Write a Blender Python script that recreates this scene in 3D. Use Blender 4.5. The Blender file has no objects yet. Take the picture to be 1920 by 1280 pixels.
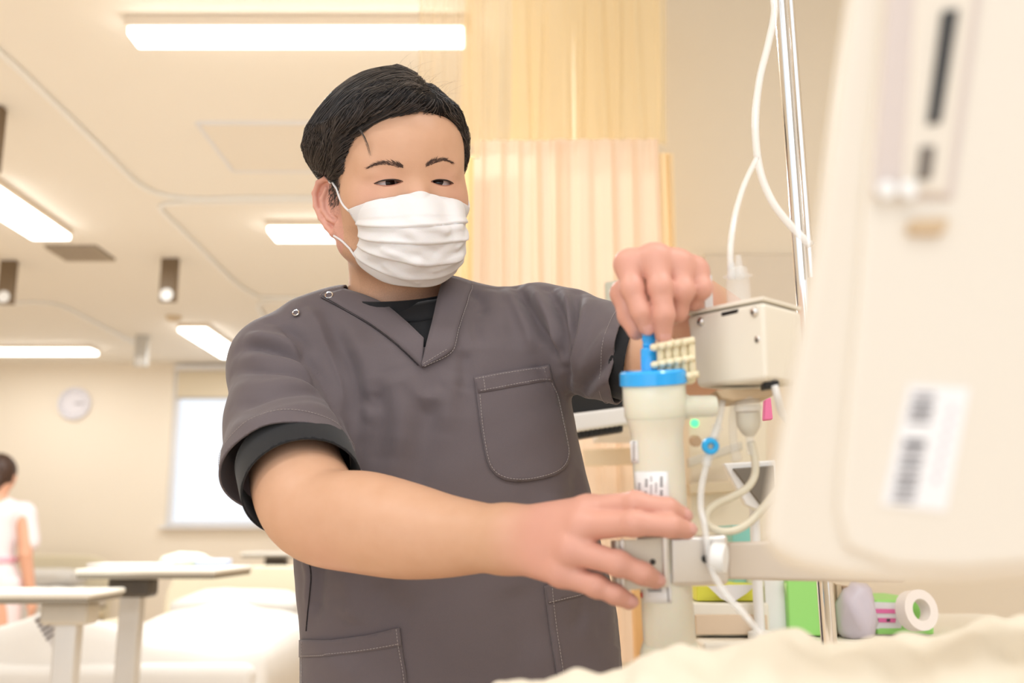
import bpy, bmesh, math, random
import numpy as np
from mathutils import Vector, Matrix, noise as mnoise

# ---------------------------------------------------------------- camera, world, exposure
F = 1900.0                      # focal length in pixels of the 1920x1280 frame
CH = 1.12                       # camera height
PITCH = math.radians(11.0)
sc = bpy.context.scene
COL = sc.collection
CAM = np.array([0.0, 0.0, CH])
FWD = np.array([0.0, math.cos(PITCH), math.sin(PITCH)])
UPV = np.array([0.0, -math.sin(PITCH), math.cos(PITCH)])
RGT = np.array([1.0, 0.0, 0.0])

cam_d = bpy.data.cameras.new('camera')
cam_d.lens = F * 36.0 / 1920.0
cam_d.sensor_width = 36.0
cam_d.clip_start = 0.05
cam_d.dof.use_dof = True
cam_d.dof.focus_distance = 1.13
cam_d.dof.aperture_fstop = 3.9
cam_o = bpy.data.objects.new('camera', cam_d)
COL.objects.link(cam_o)
cam_o.location = CAM
cam_o.rotation_euler = (math.radians(90.0) + PITCH, 0, 0)
sc.camera = cam_o

w = bpy.data.worlds.new('world')
sc.world = w
w.use_nodes = True
w.node_tree.nodes['Background'].inputs[0].default_value = (0.92, 0.985, 1.08, 1)
w.node_tree.nodes['Background'].inputs[1].default_value = 1.02
sc.view_settings.view_transform = 'Standard'
sc.view_settings.look = 'None'
sc.view_settings.gamma = 1.0
sc.view_settings.exposure = 0.15
sc.view_settings.use_curve_mapping = False


def P(px, py, z):
    """A point of the room: the ray through a pixel of the photograph, z metres along the view axis."""
    return CAM + z * (FWD + (px - 960.0) / F * RGT + (640.0 - py) / F * UPV)


def PY(px, py, Y):
    """The same ray, stopped at the vertical plane y = Y."""
    d = FWD + (px - 960.0) / F * RGT + (640.0 - py) / F * UPV
    return CAM + d * (Y / d[1])


def PZ(px, py, Z):
    """The same ray, stopped at the level z = Z."""
    d = FWD + (px - 960.0) / F * RGT + (640.0 - py) / F * UPV
    return CAM + d * ((Z - CH) / d[2])


def proj(p):
    q = np.asarray(p, float) - CAM
    z = q @ FWD
    return 960 + F * (q @ RGT) / z, 640 - F * (q @ UPV) / z, z


CEIL = CH + 1.60
WALL_Y = 9.3
def area_light(name, loc, sx, sy, power, color, rot=(0, 0, 0)):
    l = bpy.data.lights.new(name, 'AREA')
    l.shape = 'RECTANGLE'; l.size = sx; l.size_y = sy
    l.energy = power; l.color = color
    o = bpy.data.objects.new(name, l)
    COL.objects.link(o)
    o.location = loc; o.rotation_euler = rot
    return o
LAMPC = (0.93, 0.98, 1.02)
# ceiling lamps above and behind the photographer (outside the frame)
area_light('ceiling_lamp_light', (-1.1, 0.1, CEIL - 0.06), 1.2, 0.2, 13, LAMPC)
area_light('ceiling_lamp_light', (1.0, 0.3, CEIL - 0.06), 1.2, 0.2, 13, LAMPC)
area_light('ceiling_lamp_light', (0.2, -1.3, CEIL - 0.06), 1.2, 0.2, 13, LAMPC)

# added front fill behind the photographer, daylight in colour, softens the shadows
area_light('front_fill_light', (-0.6, -2.1, 1.5), 3.6, 1.7, 14, (0.93, 0.98, 1.0), (math.radians(90), 0, 0))

# ---------------------------------------------------------------- object helpers
def tag(o, label=None, cat=None, group=None, kind=None):
    if label: o['label'] = label
    if cat: o['category'] = cat
    if group: o['group'] = group
    if kind: o['kind'] = kind
    return o


def empty(name, loc, label=None, cat=None, group=None, rz=0.0):
    o = bpy.data.objects.new(name, None)
    COL.objects.link(o)
    o.empty_display_size = 0.05
    o.location = loc
    o.rotation_euler = (0, 0, rz)
    return tag(o, label, cat, group)


def link(name, me, mat=None, parent=None, smooth=False):
    if mat is not None:
        for m in (mat if isinstance(mat, (list, tuple)) else [mat]):
            me.materials.append(m)
    if smooth:
        me.polygons.foreach_set('use_smooth', np.ones(len(me.polygons), bool))
    o = bpy.data.objects.new(name, me)
    COL.objects.link(o)
    if parent is not None:
        o.parent = parent
        bpy.context.view_layer.update()
        o.matrix_parent_inverse = parent.matrix_world.inverted()
    return o


def mesh_np(name, V, Q):
    me = bpy.data.meshes.new(name)
    me.from_pydata(np.asarray(V).tolist(), [], Q if isinstance(Q, list) else np.asarray(Q).tolist())
    me.update()
    return me


def bm_obj(name, bm, mat=None, parent=None, smooth=False, bevel=0.0, seg=2):
    me = bpy.data.meshes.new(name)
    bmesh.ops.recalc_face_normals(bm, faces=bm.faces)
    bm.to_mesh(me); bm.free()
    o = link(name, me, mat, parent, smooth)
    if bevel > 0:
        m = o.modifiers.new('bevel', 'BEVEL')
        m.width = bevel; m.segments = seg; m.limit_method = 'ANGLE'; m.angle_limit = math.radians(40)
        me.polygons.foreach_set('use_smooth', np.ones(len(me.polygons), bool))
        n = o.modifiers.new('wn', 'WEIGHTED_NORMAL')
    return o


def add_box(bm, c, s, R=None):
    """A box of full size s about c; R turns it about c."""
    c = np.asarray(c, float)
    vs = []
    for x in (-.5, .5):
        for y in (-.5, .5):
            for z in (-.5, .5):
                v = np.array([x * s[0], y * s[1], z * s[2]])
                if R is not None: v = R @ v
                vs.append(bm.verts.new((c + v).tolist()))
    for f in ((0, 1, 3, 2), (4, 6, 7, 5), (0, 4, 5, 1), (2, 3, 7, 6), (0, 2, 6, 4), (1, 5, 7, 3)):
        bm.faces.new([vs[i] for i in f])
    return vs


def box(name, c, s, mat, parent=None, R=None, bevel=0.0, seg=2):
    bm = bmesh.new(); add_box(bm, c, s, R)
    return bm_obj(name, bm, mat, parent, bevel=bevel, seg=seg)


def frame_from(axis, hint=(0, 0, 1)):
    a = np.asarray(axis, float); a = a / np.linalg.norm(a)
    h = np.asarray(hint, float)
    if abs(a @ h) > 0.98: h = np.array([1.0, 0, 0])
    u = np.cross(h, a); u /= np.linalg.norm(u)
    v = np.cross(a, u)
    return u, v, a


def add_lathe(bm, base, axis, prof, n=24, cap=True):
    """prof: (distance along the axis, radius) pairs."""
    u, v, a = frame_from(axis)
    base = np.asarray(base, float)
    rings = []
    for t, r in prof:
        rings.append([bm.verts.new((base + a * t + r * (math.cos(2 * math.pi * i / n) * u + math.sin(2 * math.pi * i / n) * v)).tolist()) for i in range(n)])
    for k in range(len(rings) - 1):
        for i in range(n):
            bm.faces.new((rings[k][i], rings[k][(i + 1) % n], rings[k + 1][(i + 1) % n], rings[k + 1][i]))
    if cap:
        bm.faces.new(rings[0][::-1]); bm.faces.new(rings[-1])


def lathe(name, base, axis, prof, mat, parent=None, n=24, smooth=True, cap=True):
    bm = bmesh.new(); add_lathe(bm, base, axis, prof, n, cap)
    o = bm_obj(name, bm, mat, parent, smooth)
    if smooth:
        o.modifiers.new('es', 'EDGE_SPLIT').split_angle = math.radians(38)
    return o


def smooth_path(pts, sub=8):
    pts = np.asarray(pts, float)
    if len(pts) < 3: return pts
    ext = np.vstack([2 * pts[0] - pts[1], pts, 2 * pts[-1] - pts[-2]])
    out = []
    for i in range(1, len(ext) - 2):
        p0, p1, p2, p3 = ext[i - 1:i + 3]
        for t in np.linspace(0, 1, sub, endpoint=False):
            out.append(0.5 * ((2 * p1) + (-p0 + p2) * t + (2 * p0 - 5 * p1 + 4 * p2 - p3) * t * t + (-p0 + 3 * p1 - 3 * p2 + p3) * t ** 3))
    out.append(ext[-2])
    return np.array(out)


def tube_data(path, r, n=8):
    path = np.asarray(path, float)
    rad = np.full(len(path), r) if np.isscalar(r) else np.interp(np.linspace(0, 1, len(path)), np.linspace(0, 1, len(r)), r)
    T = np.gradient(path, axis=0)
    T /= np.linalg.norm(T, axis=1)[:, None] + 1e-12
    u, v, _ = frame_from(T[0])
    V = []
    for i in range(len(path)):
        u = u - T[i] * (u @ T[i]); u /= np.linalg.norm(u)
        v = np.cross(T[i], u)
        for k in range(n):
            a = 2 * math.pi * k / n
            V.append(path[i] + rad[i] * (math.cos(a) * u + math.sin(a) * v))
    Q = []
    for i in range(len(path) - 1):
        for k in range(n):
            Q.append((i * n + k, i * n + (k + 1) % n, (i + 1) * n + (k + 1) % n, (i + 1) * n + k))
    Q.append(tuple(range(n - 1, -1, -1)))
    Q.append(tuple(range((len(path) - 1) * n, len(path) * n)))
    return np.array(V), Q


def tube(name, path, r, mat, parent=None, n=8, sub=8):
    V, Q = tube_data(smooth_path(path, sub) if sub else path, r, n)
    return link(name, mesh_np(name, V, Q), mat, parent, smooth=True)


# ---------------------------------------------------------------- materials
def mat(name, color, rough=0.6, metal=0.0, sss=0.0, alpha=1.0, trans=0.0, ior=1.45, emit=0.0, spec=0.5, bump=0.0, bscale=300.0, sheen=0.0, var=0.0, vscale=8.0, coat=0.0):
    m = bpy.data.materials.new(name)
    m.use_nodes = True
    nt = m.node_tree
    b = nt.nodes['Principled BSDF']
    b.inputs['Base Color'].default_value = (*color, 1)
    b.inputs['Roughness'].default_value = rough
    b.inputs['Metallic'].default_value = metal
    b.inputs['IOR'].default_value = ior
    b.inputs['Specular IOR Level'].default_value = spec
    b.inputs['Alpha'].default_value = alpha
    b.inputs['Transmission Weight'].default_value = trans
    b.inputs['Coat Weight'].default_value = coat
    if sheen:
        b.inputs['Sheen Weight'].default_value = sheen
        b.inputs['Sheen Roughness'].default_value = 0.5
    if sss:
        b.inputs['Subsurface Weight'].default_value = sss
        b.inputs['Subsurface Radius'].default_value = (1.0, 0.35, 0.18)
        b.inputs['Subsurface Scale'].default_value = 0.006
    if emit:
        b.inputs['Emission Color'].default_value = (*color, 1)
        b.inputs['Emission Strength'].default_value = emit
    tc = None
    if bump or var:
        tc = nt.nodes.new('ShaderNodeTexCoord')
    if bump:
        n = nt.nodes.new('ShaderNodeTexNoise'); n.inputs['Scale'].default_value = bscale; n.inputs['Detail'].default_value = 3
        nt.links.new(tc.outputs['Object'], n.inputs['Vector'])
        bp = nt.nodes.new('ShaderNodeBump'); bp.inputs['Strength'].default_value = bump; bp.inputs['Distance'].default_value = 0.002
        nt.links.new(n.outputs[0], bp.inputs['Height'])
        nt.links.new(bp.outputs[0], b.inputs['Normal'])
    if var:
        n = nt.nodes.new('ShaderNodeTexNoise'); n.inputs['Scale'].default_value = vscale; n.inputs['Detail'].default_value = 4
        nt.links.new(tc.outputs['Object'], n.inputs['Vector'])
        r = nt.nodes.new('ShaderNodeValToRGB')
        c = np.array(color)
        r.color_ramp.elements[0].position = 0.3; r.color_ramp.elements[1].position = 0.7
        r.color_ramp.elements[0].color = (*np.clip(c * (1 - var), 0, 1), 1)
        r.color_ramp.elements[1].color = (*np.clip(c * (1 + var), 0, 1), 1)
        nt.links.new(n.outputs[0], r.inputs[0])
        nt.links.new(r.outputs[0], b.inputs['Base Color'])
    return m


def srgb(r, g, b):
    f = lambda c: c / 12.92 if c <= 0.04045 else ((c + 0.055) / 1.055) ** 2.4
    return (f(r / 255), f(g / 255), f(b / 255))


# ---------------------------------------------------------------- implicit surfaces
def smin(a, b, k):
    h = np.maximum(k - np.abs(a - b), 0.0) / k
    return np.minimum(a, b) - h * h * k * 0.25


def smax(a, b, k):
    return -smin(-a, -b, k)


def cone(p, a, b, ra, rb):
    a = np.asarray(a, np.float32); b = np.asarray(b, np.float32)
    ab = b - a
    t = np.clip(((p - a) @ ab) / float(ab @ ab + 1e-12), 0, 1)
    q = p - a - t[:, None] * ab
    return np.sqrt(np.einsum('ij,ij->i', q, q)) - (ra + t * (rb - ra))


def chain(p, pts, rad, k=None):
    d = None
    for i in range(len(pts) - 1):
        e = cone(p, pts[i], pts[i + 1], rad[i], rad[i + 1])
        d = e if d is None else (np.minimum(d, e) if k is None else smin(d, e, k))
    return d


def ellip(p, c, r):
    q = p - np.asarray(c, np.float32)
    r = np.asarray(r, np.float32)
    k0 = np.sqrt(((q / r) ** 2).sum(1))
    k1 = np.sqrt(((q / (r * r)) ** 2).sum(1))
    return k0 * (k0 - 1.0) / (k1 + 1e-9)


def surface_nets(f, lo, hi, h, slack=1.6):
    """Quad mesh of f = 0 inside the box lo..hi on a lattice of step h, evaluated only near the surface."""
    lo = np.asarray(lo, float); hi = np.asarray(hi, float)
    B = 8
    nb = np.ceil((hi - lo) / (h * B)).astype(int)
    # coarse cull over 4x4x4 groups of blocks first
    def centres(idx, size):
        return (lo + (idx + 0.5) * size).astype(np.float32)
    ng = np.ceil(nb / 4).astype(int)
    gi = np.stack(np.meshgrid(*[np.arange(n) for n in ng], indexing='ij'), -1).reshape(-1, 3)
    gs = h * B * 4
    d = f(centres(gi, gs))
    gi = gi[np.abs(d) < gs * 0.87 * slack]
    off = np.stack(np.meshgrid(*[np.arange(4)] * 3, indexing='ij'), -1).reshape(-1, 3)
    bi = (gi[:, None, :] * 4 + off[None]).reshape(-1, 3)
    bs = h * B
    d = f(centres(bi, bs))
    bi = bi[np.abs(d) < bs * 0.87 * slack]
    c9 = np.stack(np.meshgrid(*[np.arange(B + 1)] * 3, indexing='ij'), -1).reshape(-1, 3)
    cells = np.stack(np.meshgrid(*[np.arange(B)] * 3, indexing='ij'), -1).reshape(-1, 3)
    cidx = [((cells + np.array(o)) @ np.array([(B + 1) ** 2, B + 1, 1])) for o in
            [(0, 0, 0), (0, 0, 1), (0, 1, 0), (0, 1, 1), (1, 0, 0), (1, 0, 1), (1, 1, 0), (1, 1, 1)]]
    ALLC, ALLV = [], []
    for s in range(0, len(bi), 600):
        blk = bi[s:s + 600]
        ip = blk[:, None, :] * B + c9[None]
        pts = (lo + ip.reshape(-1, 3) * h).astype(np.float32)
        val = f(pts).reshape(len(blk), -1)
        cv = np.stack([val[:, ci] for ci in cidx], -1)          # blocks, cells, 8
        neg = cv < 0
        cnt = neg.sum(-1)
        act = (cnt > 0) & (cnt < 8)
        w = np.nonzero(act)
        ALLC.append(blk[w[0]] * B + cells[w[1]])
        ALLV.append(cv[w[0], w[1]])
    C = np.concatenate(ALLC); V = np.concatenate(ALLV)
    M = (nb.max() + 8) * B
    key = (C[:, 0].astype(np.int64) * M + C[:, 1]) * M + C[:, 2]
    order = np.argsort(key); C, V, key = C[order], V[order], key[order]
    corners = np.array([(0, 0, 0), (0, 0, 1), (0, 1, 0), (0, 1, 1), (1, 0, 0), (1, 0, 1), (1, 1, 0), (1, 1, 1)], float)
    edges = [(0, 1), (2, 3), (4, 5), (6, 7), (0, 2), (1, 3), (4, 6), (5, 7), (0, 4), (1, 5), (2, 6), (3, 7)]
    acc = np.zeros((len(C), 3)); cn = np.zeros(len(C))
    for i, j in edges:
        a, b = V[:, i], V[:, j]
        s = (a < 0) != (b < 0)
        t = np.where(s, a / np.where(s, a - b, 1), 0)
        acc += np.where(s[:, None], corners[i] + t[:, None] * (corners[j] - corners[i]), 0)
        cn += s
    pos = lo + (C + acc / cn[:, None]) * h
    Q = []
    for ax, ci in ((0, 4), (1, 2), (2, 1)):
        a, b = V[:, 0], V[:, ci]
        s = np.nonzero((a < 0) != (b < 0))[0]
        u, v = [(1, 2), (2, 0), (0, 1)][ax]
        st = [M * M, M, 1]
        k0 = key[s]
        ids = []
        ok = np.ones(len(s), bool)
        for kk in (k0, k0 - st[u], k0 - st[u] - st[v], k0 - st[v]):
            ix = np.searchsorted(key, kk); ix = np.minimum(ix, len(key) - 1)
            ok &= key[ix] == kk
            ids.append(ix)
        q = np.stack(ids, -1)
        flip = a[s] > 0
        q[flip] = q[flip][:, ::-1]
        Q.append(q[ok])
    return pos, np.concatenate(Q)


def newton(f, V, n=2, e=4e-4):
    V = np.array(V, float)
    for _ in range(n):
        d = f(V.astype(np.float32)).astype(float)
        g = grad(f, V, e)
        V -= np.clip(d, -.003, .003)[:, None] * g
    return V


def grad(f, V, e=4e-4):
    g = np.stack([f((V + e * ax).astype(np.float32)).astype(float) - f((V - e * ax).astype(np.float32)).astype(float) for ax in np.eye(3)], -1)
    return g / (np.linalg.norm(g, axis=1)[:, None] + 1e-12)


def march(f, pxs, z0=0.6, z1=1.7, n=90):
    """Depth at which the rays through pixels first meet f = 0 (points n x 3); bisection after a fixed-step search."""
    pxs = np.asarray(pxs, float)
    D = FWD[None] + ((pxs[:, 0] - 960) / F)[:, None] * RGT + ((640 - pxs[:, 1]) / F)[:, None] * UPV
    zs = np.linspace(z0, z1, n)
    hit = np.full(len(pxs), np.nan)
    vals = np.stack([f((CAM + z * D).astype(np.float32)) for z in zs], -1)
    for i in range(len(pxs)):
        k = np.nonzero(vals[i] < 0)[0]
        if len(k): hit[i] = zs[k[0]]
        else: hit[i] = zs[np.argmin(vals[i])]
    step = zs[1] - zs[0]
    a, b = hit - step, hit.copy()
    for _ in range(12):
        m = (a + b) / 2
        d = f((CAM + m[:, None] * D).astype(np.float32))
        ins = d < 0
        b = np.where(ins, m, b); a = np.where(ins, a, m)
    return CAM + b[:, None] * D
# ---------------------------------------------------------------- the man: shape functions
HC = P(741, 343, 1.213)
YAW, TILT, ROLL = math.radians(22.5), math.radians(16), math.radians(7.5)
_f0 = np.array([math.sin(YAW), -math.cos(YAW), 0]); _z = np.array([0, 0, 1.0]); _a0 = np.array([math.cos(YAW), math.sin(YAW), 0])
H_F = _f0 * math.cos(TILT) - _z * math.sin(TILT)
_u = _f0 * math.sin(TILT) + _z * math.cos(TILT)
H_A = _a0 * math.cos(ROLL) + _u * math.sin(ROLL)
H_U = _u * math.cos(ROLL) - _a0 * math.sin(ROLL)
HM = np.stack([H_A, H_F, H_U])          # rows: his left, forward, up


def HL(a, b, c):
    """A point given in the head's own axes (his left, forward, up from the eye line)."""
    return HC + a * H_A + b * H_F + c * H_U


def to_head(p):
    return (p - HC.astype(np.float32)) @ HM.T.astype(np.float32)


EYE_A, EYE_B, EYE_C = 0.0312, 0.0690, -0.0034
NECK0, NECK1 = HL(0, -.024, -.07), P(745, 612, 1.262)


def eye_open(x, c):
    """Signed height of the eye opening; x runs outward from the middle of the eye."""
    W = 0.0150
    u = np.clip(x / W, -1.2, 1.2)
    up = 0.0031 * (1 - np.abs(u) ** 2.6) - 0.0009 * u
    lo = -0.0032 * (1 - np.abs(u) ** 2.0) - 0.0009 * u
    return np.maximum(c - up, lo - c)


EAR = [(.006, -.016), (.0085, -.004), (.0075, .008), (.001, .0165), (-.010, .0195), (-.021, .015), (-.0275, .003), (-.0265, -.012), (-.020, -.026), (-.011, -.037), (-.002, -.0445), (.0045, -.041), (.006, -.034)]
ANTI = [(-.012, .008), (-.0185, -.004), (-.0175, -.017), (-.010, -.027), (-.003, -.031)]
EAR_C = -.014


def ear_pt(b, c, out=0.0):
    return np.array([.0690 + .60 * (.010 - b) + out, b + .005, c + EAR_C])


def head_sdf(q):
    s = np.abs(q[:, 0])
    m = q.copy(); m[:, 0] = s
    d = ellip(q, (0, -.002, .034), (.0765, .094, .082))
    d = smin(d, ellip(q, (0, .034, .036), (.064, .059, .062)), .03)
    d = smin(d, ellip(q, (0, .018, -.030), (.0675, .063, .072)), .035)
    d = smin(d, cone(m, (.056, .012, -.070), (.012, .070, -.100), .017, .016), .035)
    d = smin(d, cone(m, (0, .072, -.101), (.008, .072, -.101), .017, .016), .02)
    d = smin(d, cone(m, (.046, .052, -.026), (.030, .064, -.030), .021, .019), .032)     # cheekbone
    d = smin(d, cone(m, (0, .0815, .019), (.044, .066, .0165), .0105, .012), .016)         # brow
    d = smin(d, cone(m, (0, .0835, .004), (0, .1035, -.039), .0075, .0105), .014)         # nose
    d = smin(d, cone(m, (.010, .096, -.042), (.012, .092, -.044), .0075, .007), .008)
    d = smin(d, ellip(m, (0, .086, -.072), (.024, .013, .011)), .012)                     # mouth
    d = smin(d, ellip(m, (EYE_A, EYE_B - .0005, .0008 + EYE_C), (.0185, .0150, .0128)), .007)            # lids
    d = smin(d, ellip(m, (EYE_A + .003, EYE_B + .0035, .0100 + EYE_C), (.0185, .0118, .0066)), .006)       # upper lid fold
    x = s - EYE_A
    cut = np.maximum(eye_open(x, q[:, 2] - EYE_C), .058 - q[:, 1])
    d = smax(d, -cut, .0012)
    # ear
    near = (s > .055) & (np.abs(q[:, 1]) < .06) & (np.abs(q[:, 2]) < .09)
    if near.any():
        mm = m[near]
        pts = [ear_pt(b, c, .001) for b, c in EAR]
        e = chain(mm, pts, [.0028, .0031, .0033, .0034, .0034, .0034, .0034, .0033, .0032, .0036, .0046, .0048, .0034], .002)
        e = smin(e, chain(mm, [ear_pt(b, c, -.0005) for b, c in ANTI], [.002, .003, .0032, .003, .0025], .002), .004)
        n = np.array([1, .60, 0]) / math.hypot(1, .60)
        cc = ear_pt(-.009, -.010, -.0055)
        v = mm - cc.astype(np.float32)
        hgt = v @ n.astype(np.float32)
        pl = np.sqrt((v[:, 1] / .0185) ** 2 + (v[:, 2] / .031) ** 2)
        bowl = np.maximum(np.abs(hgt) - .0022, (pl - 1) * .018)
        e = smin(e, bowl, .004)
        e = smin(e, cone(mm, ear_pt(.0065, -.016, .001), ear_pt(.005, -.022, .002), .0035, .003), .003)   # tragus
        d2 = d.copy()
        d2[near] = smin(d[near], e, .006)
        d = d2
    return d


# right arm (at the left of the picture) and the hand on the cylinder
ARM_R = [P(532, 690, 1.205), P(549, 845, 1.085), P(570, 925, 1.025), P(602, 968, .995), P(680, 978, .965), P(760, 994, .935), P(830, 1004, .912), P(890, 1007, .89), P(950, 1009, .868)]
ARM_R_R = [.041, .0460, .049, .0455, .0470, .0430, .0360, .0300, .0250]
def taper(pts, rad, sub=4):
    s = smooth_path(np.hstack([np.array(pts), np.array(rad)[:, None]]), sub)
    return list(s[:, :3]), list(s[:, 3])


RH = dict(
    wrist=[(958, 988, .866), (957, 1000, .866), (955, 1018, .866), (952, 1034, .868)],
    index=([(1102, 956, .812), (1192, 944, .789), (1252, 953, .784), (1280, 966, .790)], [.0116, .0092, .0082, .0070]),
    middle=([(1094, 986, .802), (1190, 981, .774), (1258, 986, .772), (1288, 993, .779)], [.0118, .0094, .0086, .0072]),
    ring=([(1072, 1030, .800), (1160, 1056, .780), (1206, 1075, .778), (1229, 1087, .784)], [.0116, .0093, .0084, .0072]),
    pinky=([(1052, 1073, .806), (1118, 1098, .790), (1154, 1114, .786), (1180, 1127, .788)], [.0110, .0086, .0076, .0066]),
    thumb=([(985, 985, .880), (1060, 968, .874), (1150, 962, .860), (1205, 968, .848)], [.0150, .0125, .0105, .0085]),
)
ARM_L = [P(1010, 610, 1.235), P(1090, 645, 1.185), P(1180, 668, 1.125), P(1280, 672, 1.085), P(1385, 660, 1.055), P(1350, 622, .985), P(1300, 580, .935), P(1262, 548, .897)]
ARM_L_R = [.038, .041, .042, .041, .038, .036, .031, .0265]
LH = dict(
    wrist=[(1228, 540, .893), (1243, 540, .893), (1262, 545, .895), (1280, 552, .897)],
    index=([(1179, 495, .823), (1185, 541, .811), (1202, 585, .805), (1212, 613, .808)], [.0112, .0089, .0080, .0068]),
    middle=([(1227, 484, .818), (1238, 538, .806), (1245, 590, .802), (1244, 628, .807)], [.0116, .0093, .0084, .0070]),
    ring=([(1271, 495, .822), (1280, 545, .812), (1270, 584, .820), (1258, 596, .838)], [.0110, .0091, .0082, .0070]),
    pinky=([(1304, 508, .830), (1314, 540, .822), (1300, 564, .832), (1286, 570, .850)], [.0102, .0085, .0074, .0064]),
    thumb=([(1212, 545, .880), (1170, 550, .858), (1180, 592, .846), (1193, 620, .836)], [.0150, .0108, .0094, .0078]),
)


AR_S, AL_S = taper(ARM_R, ARM_R_R), taper(ARM_L, ARM_L_R)


def hand_sdf(p, H):
    d = None
    for k, nm in enumerate(('index', 'middle', 'ring', 'pinky')):
        pts, rad = H[nm]
        e = cone(p, P(*H['wrist'][k]), P(*pts[0]), .0150, rad[0])
        d = e if d is None else smin(d, e, .016)
    fs = None
    for nm in ('index', 'middle', 'ring', 'pinky', 'thumb'):
        pts, rad = H[nm]
        q = [P(*a) for a in pts]
        e = chain(p, q, rad, .004)
        e = smin(e, cone(p, q[1], q[1] + 1e-5, rad[1] * 1.05, rad[1] * 1.05), .003)     # knuckle
        fs = e if fs is None else smin(fs, e, .0008)
    # knuckle heads on the back of the hand
    return smin(d, fs, .0065)


def boxed(p, lo, hi, f, far):
    """f evaluated only inside a box, `far` elsewhere (kept at least the distance to the box)."""
    m = np.all((p > np.asarray(lo, np.float32)) & (p < np.asarray(hi, np.float32)), axis=1)
    d = np.maximum(np.max(np.maximum(np.asarray(lo, np.float32) - p, p - np.asarray(hi, np.float32)), axis=1), 0) + far
    if m.any(): d[m] = f(p[m])
    return d


def bounds(pts, pad):
    a = np.array(pts)
    return a.min(0) - pad, a.max(0) + pad


RH_B = bounds([P(*a) for k in ('index', 'middle', 'ring', 'pinky', 'thumb') for a in RH[k][0]] + [P(*a) for a in RH['wrist']], .055)
LH_B = bounds([P(*a) for k in ('index', 'middle', 'ring', 'pinky', 'thumb') for a in LH[k][0]] + [P(*a) for a in LH['wrist']], .055)
HD_B = (HC - .17, HC + .17)


def body_sdf(p):
    d = boxed(p, HD_B[0], HD_B[1], lambda q: head_sdf(to_head(q)), .03)
    d = smin(d, cone(p, NECK0, NECK1, .0545, .055), .03)
    t = cone(p, NECK1, P(620, 690, 1.245), .050, .048)
    t = smin(t, cone(p, NECK1, P(930, 664, 1.252), .050, .040), .04)
    t = smin(t, cone(p, P(620, 690, 1.245), ARM_R[0], .048, .046), .03)
    t = smin(t, cone(p, P(930, 664, 1.252), ARM_L[0], .040, .038), .03)
    t = smin(t, cone(p, P(800, 700, 1.265), P(850, 1190, 1.20), .075, .075), .06)
    d = smin(d, t, .03)
    ar = chain(p, *AR_S, .004)
    ar = smin(ar, boxed(p, RH_B[0], RH_B[1], lambda q: hand_sdf(q, RH), .04), .018)
    al = chain(p, *AL_S, .004)
    al = smin(al, boxed(p, LH_B[0], LH_B[1], lambda q: hand_sdf(q, LH), .04), .018)
    return smin(d, np.minimum(ar, al), .02)


# ---------------------------------------------------------------- the tunic
TY = 1.215
RINGS = [(1420, 566, 1185), (1280, 566, 1168), (1190, 566, 1158), (1070, 556, 1140), (1000, 555, 1123), (920, 560, 1106), (850, 568, 1088), (780, 575, 1074), (720, 582, 1066), (660, 596, 1056), (600, 640, 1000), (560, 690, 900)]
_r = []
for py, l, r in RINGS:
    a, b = PY(l, py, TY), PY(r, py, TY)
    _r.append((a[2], (a[0] + b[0]) / 2, (b[0] - a[0]) / 2))
_r.sort()
TZ, TCX, TA = [np.array(v, np.float32) for v in zip(*_r)]
TZB = np.array([.7, .95, 1.1, 1.25, 1.33, 1.40], np.float32)
TB = np.array([.120, .112, .108, .108, .100, .07], np.float32)


def torso_core(p):
    z = p[:, 2]
    cx = np.interp(z, TZ, TCX).astype(np.float32)
    a = np.interp(z, TZ, TA).astype(np.float32)
    b = np.interp(z, TZB, TB).astype(np.float32)
    x = np.abs(p[:, 0] - cx) / a
    y = np.abs(p[:, 1] - TY) / b
    e = 2.35
    k = (x ** e + y ** e) ** (1 / e)
    d = (k - 1) * np.minimum(a, b) * .95
    return smax(d, z - 1.385, .05)


SL_R = ([P(532, 690, 1.2), P(531, 800, 1.125), P(542, 876, 1.062), P(556, 985, .985)], [.0625, .0615, .0660, .0690])
SL_L = ([P(1012, 618, 1.235), P(1062, 634, 1.205), P(1120, 655, 1.165), P(1176, 673, 1.122), P(1290, 700, 1.05)], [.054, .0545, .0515, .0475, .0440])


def unit(v):
    v = np.array(v, float)
    return v / np.linalg.norm(v)


SLP_R = (P(541, 881, 1.052), unit([.22, -.58, -.78]))       # where the sleeves end: a point and the direction of the arm
SLT_R = (P(573, 912, 1.020), unit([.30, -.73, -.61]))
SLP_L = (P(1176, 673, 1.122), unit([.93, -.30, -.20]))
SLT_L = (P(1178, 674, 1.119), unit([.93, -.30, -.20]))


def tunic_sdf(p):
    d = torso_core(p)
    y = chain(p, [P(668, 632, 1.25), P(600, 652, 1.232), P(532, 690, 1.2)], [.053, .056, .0615], .02)
    y = smin(y, chain(p, [P(835, 606, 1.245), P(930, 626, 1.245), P(1012, 618, 1.235)], [.053, .052, .054], .02), .03)
    y = smin(y, cone(p, P(668, 640, 1.24), P(835, 612, 1.235), .054, .054), .03)
    y = smin(y, cone(p, P(574, 606, 1.222), P(640, 594, 1.238), .029, .034), .025)
    d = smin(d, y, .045)
    s = chain(p, SL_R[0], SL_R[1], .02)
    t = chain(p, SL_L[0], SL_L[1], .02)
    s = np.maximum(s, ((p - SLP_R[0]) @ SLP_R[1]).astype(np.float32))
    t = np.maximum(t, ((p - SLP_L[0]) @ SLP_L[1]).astype(np.float32))
    return smin(d, np.minimum(s, t), .016)
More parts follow.
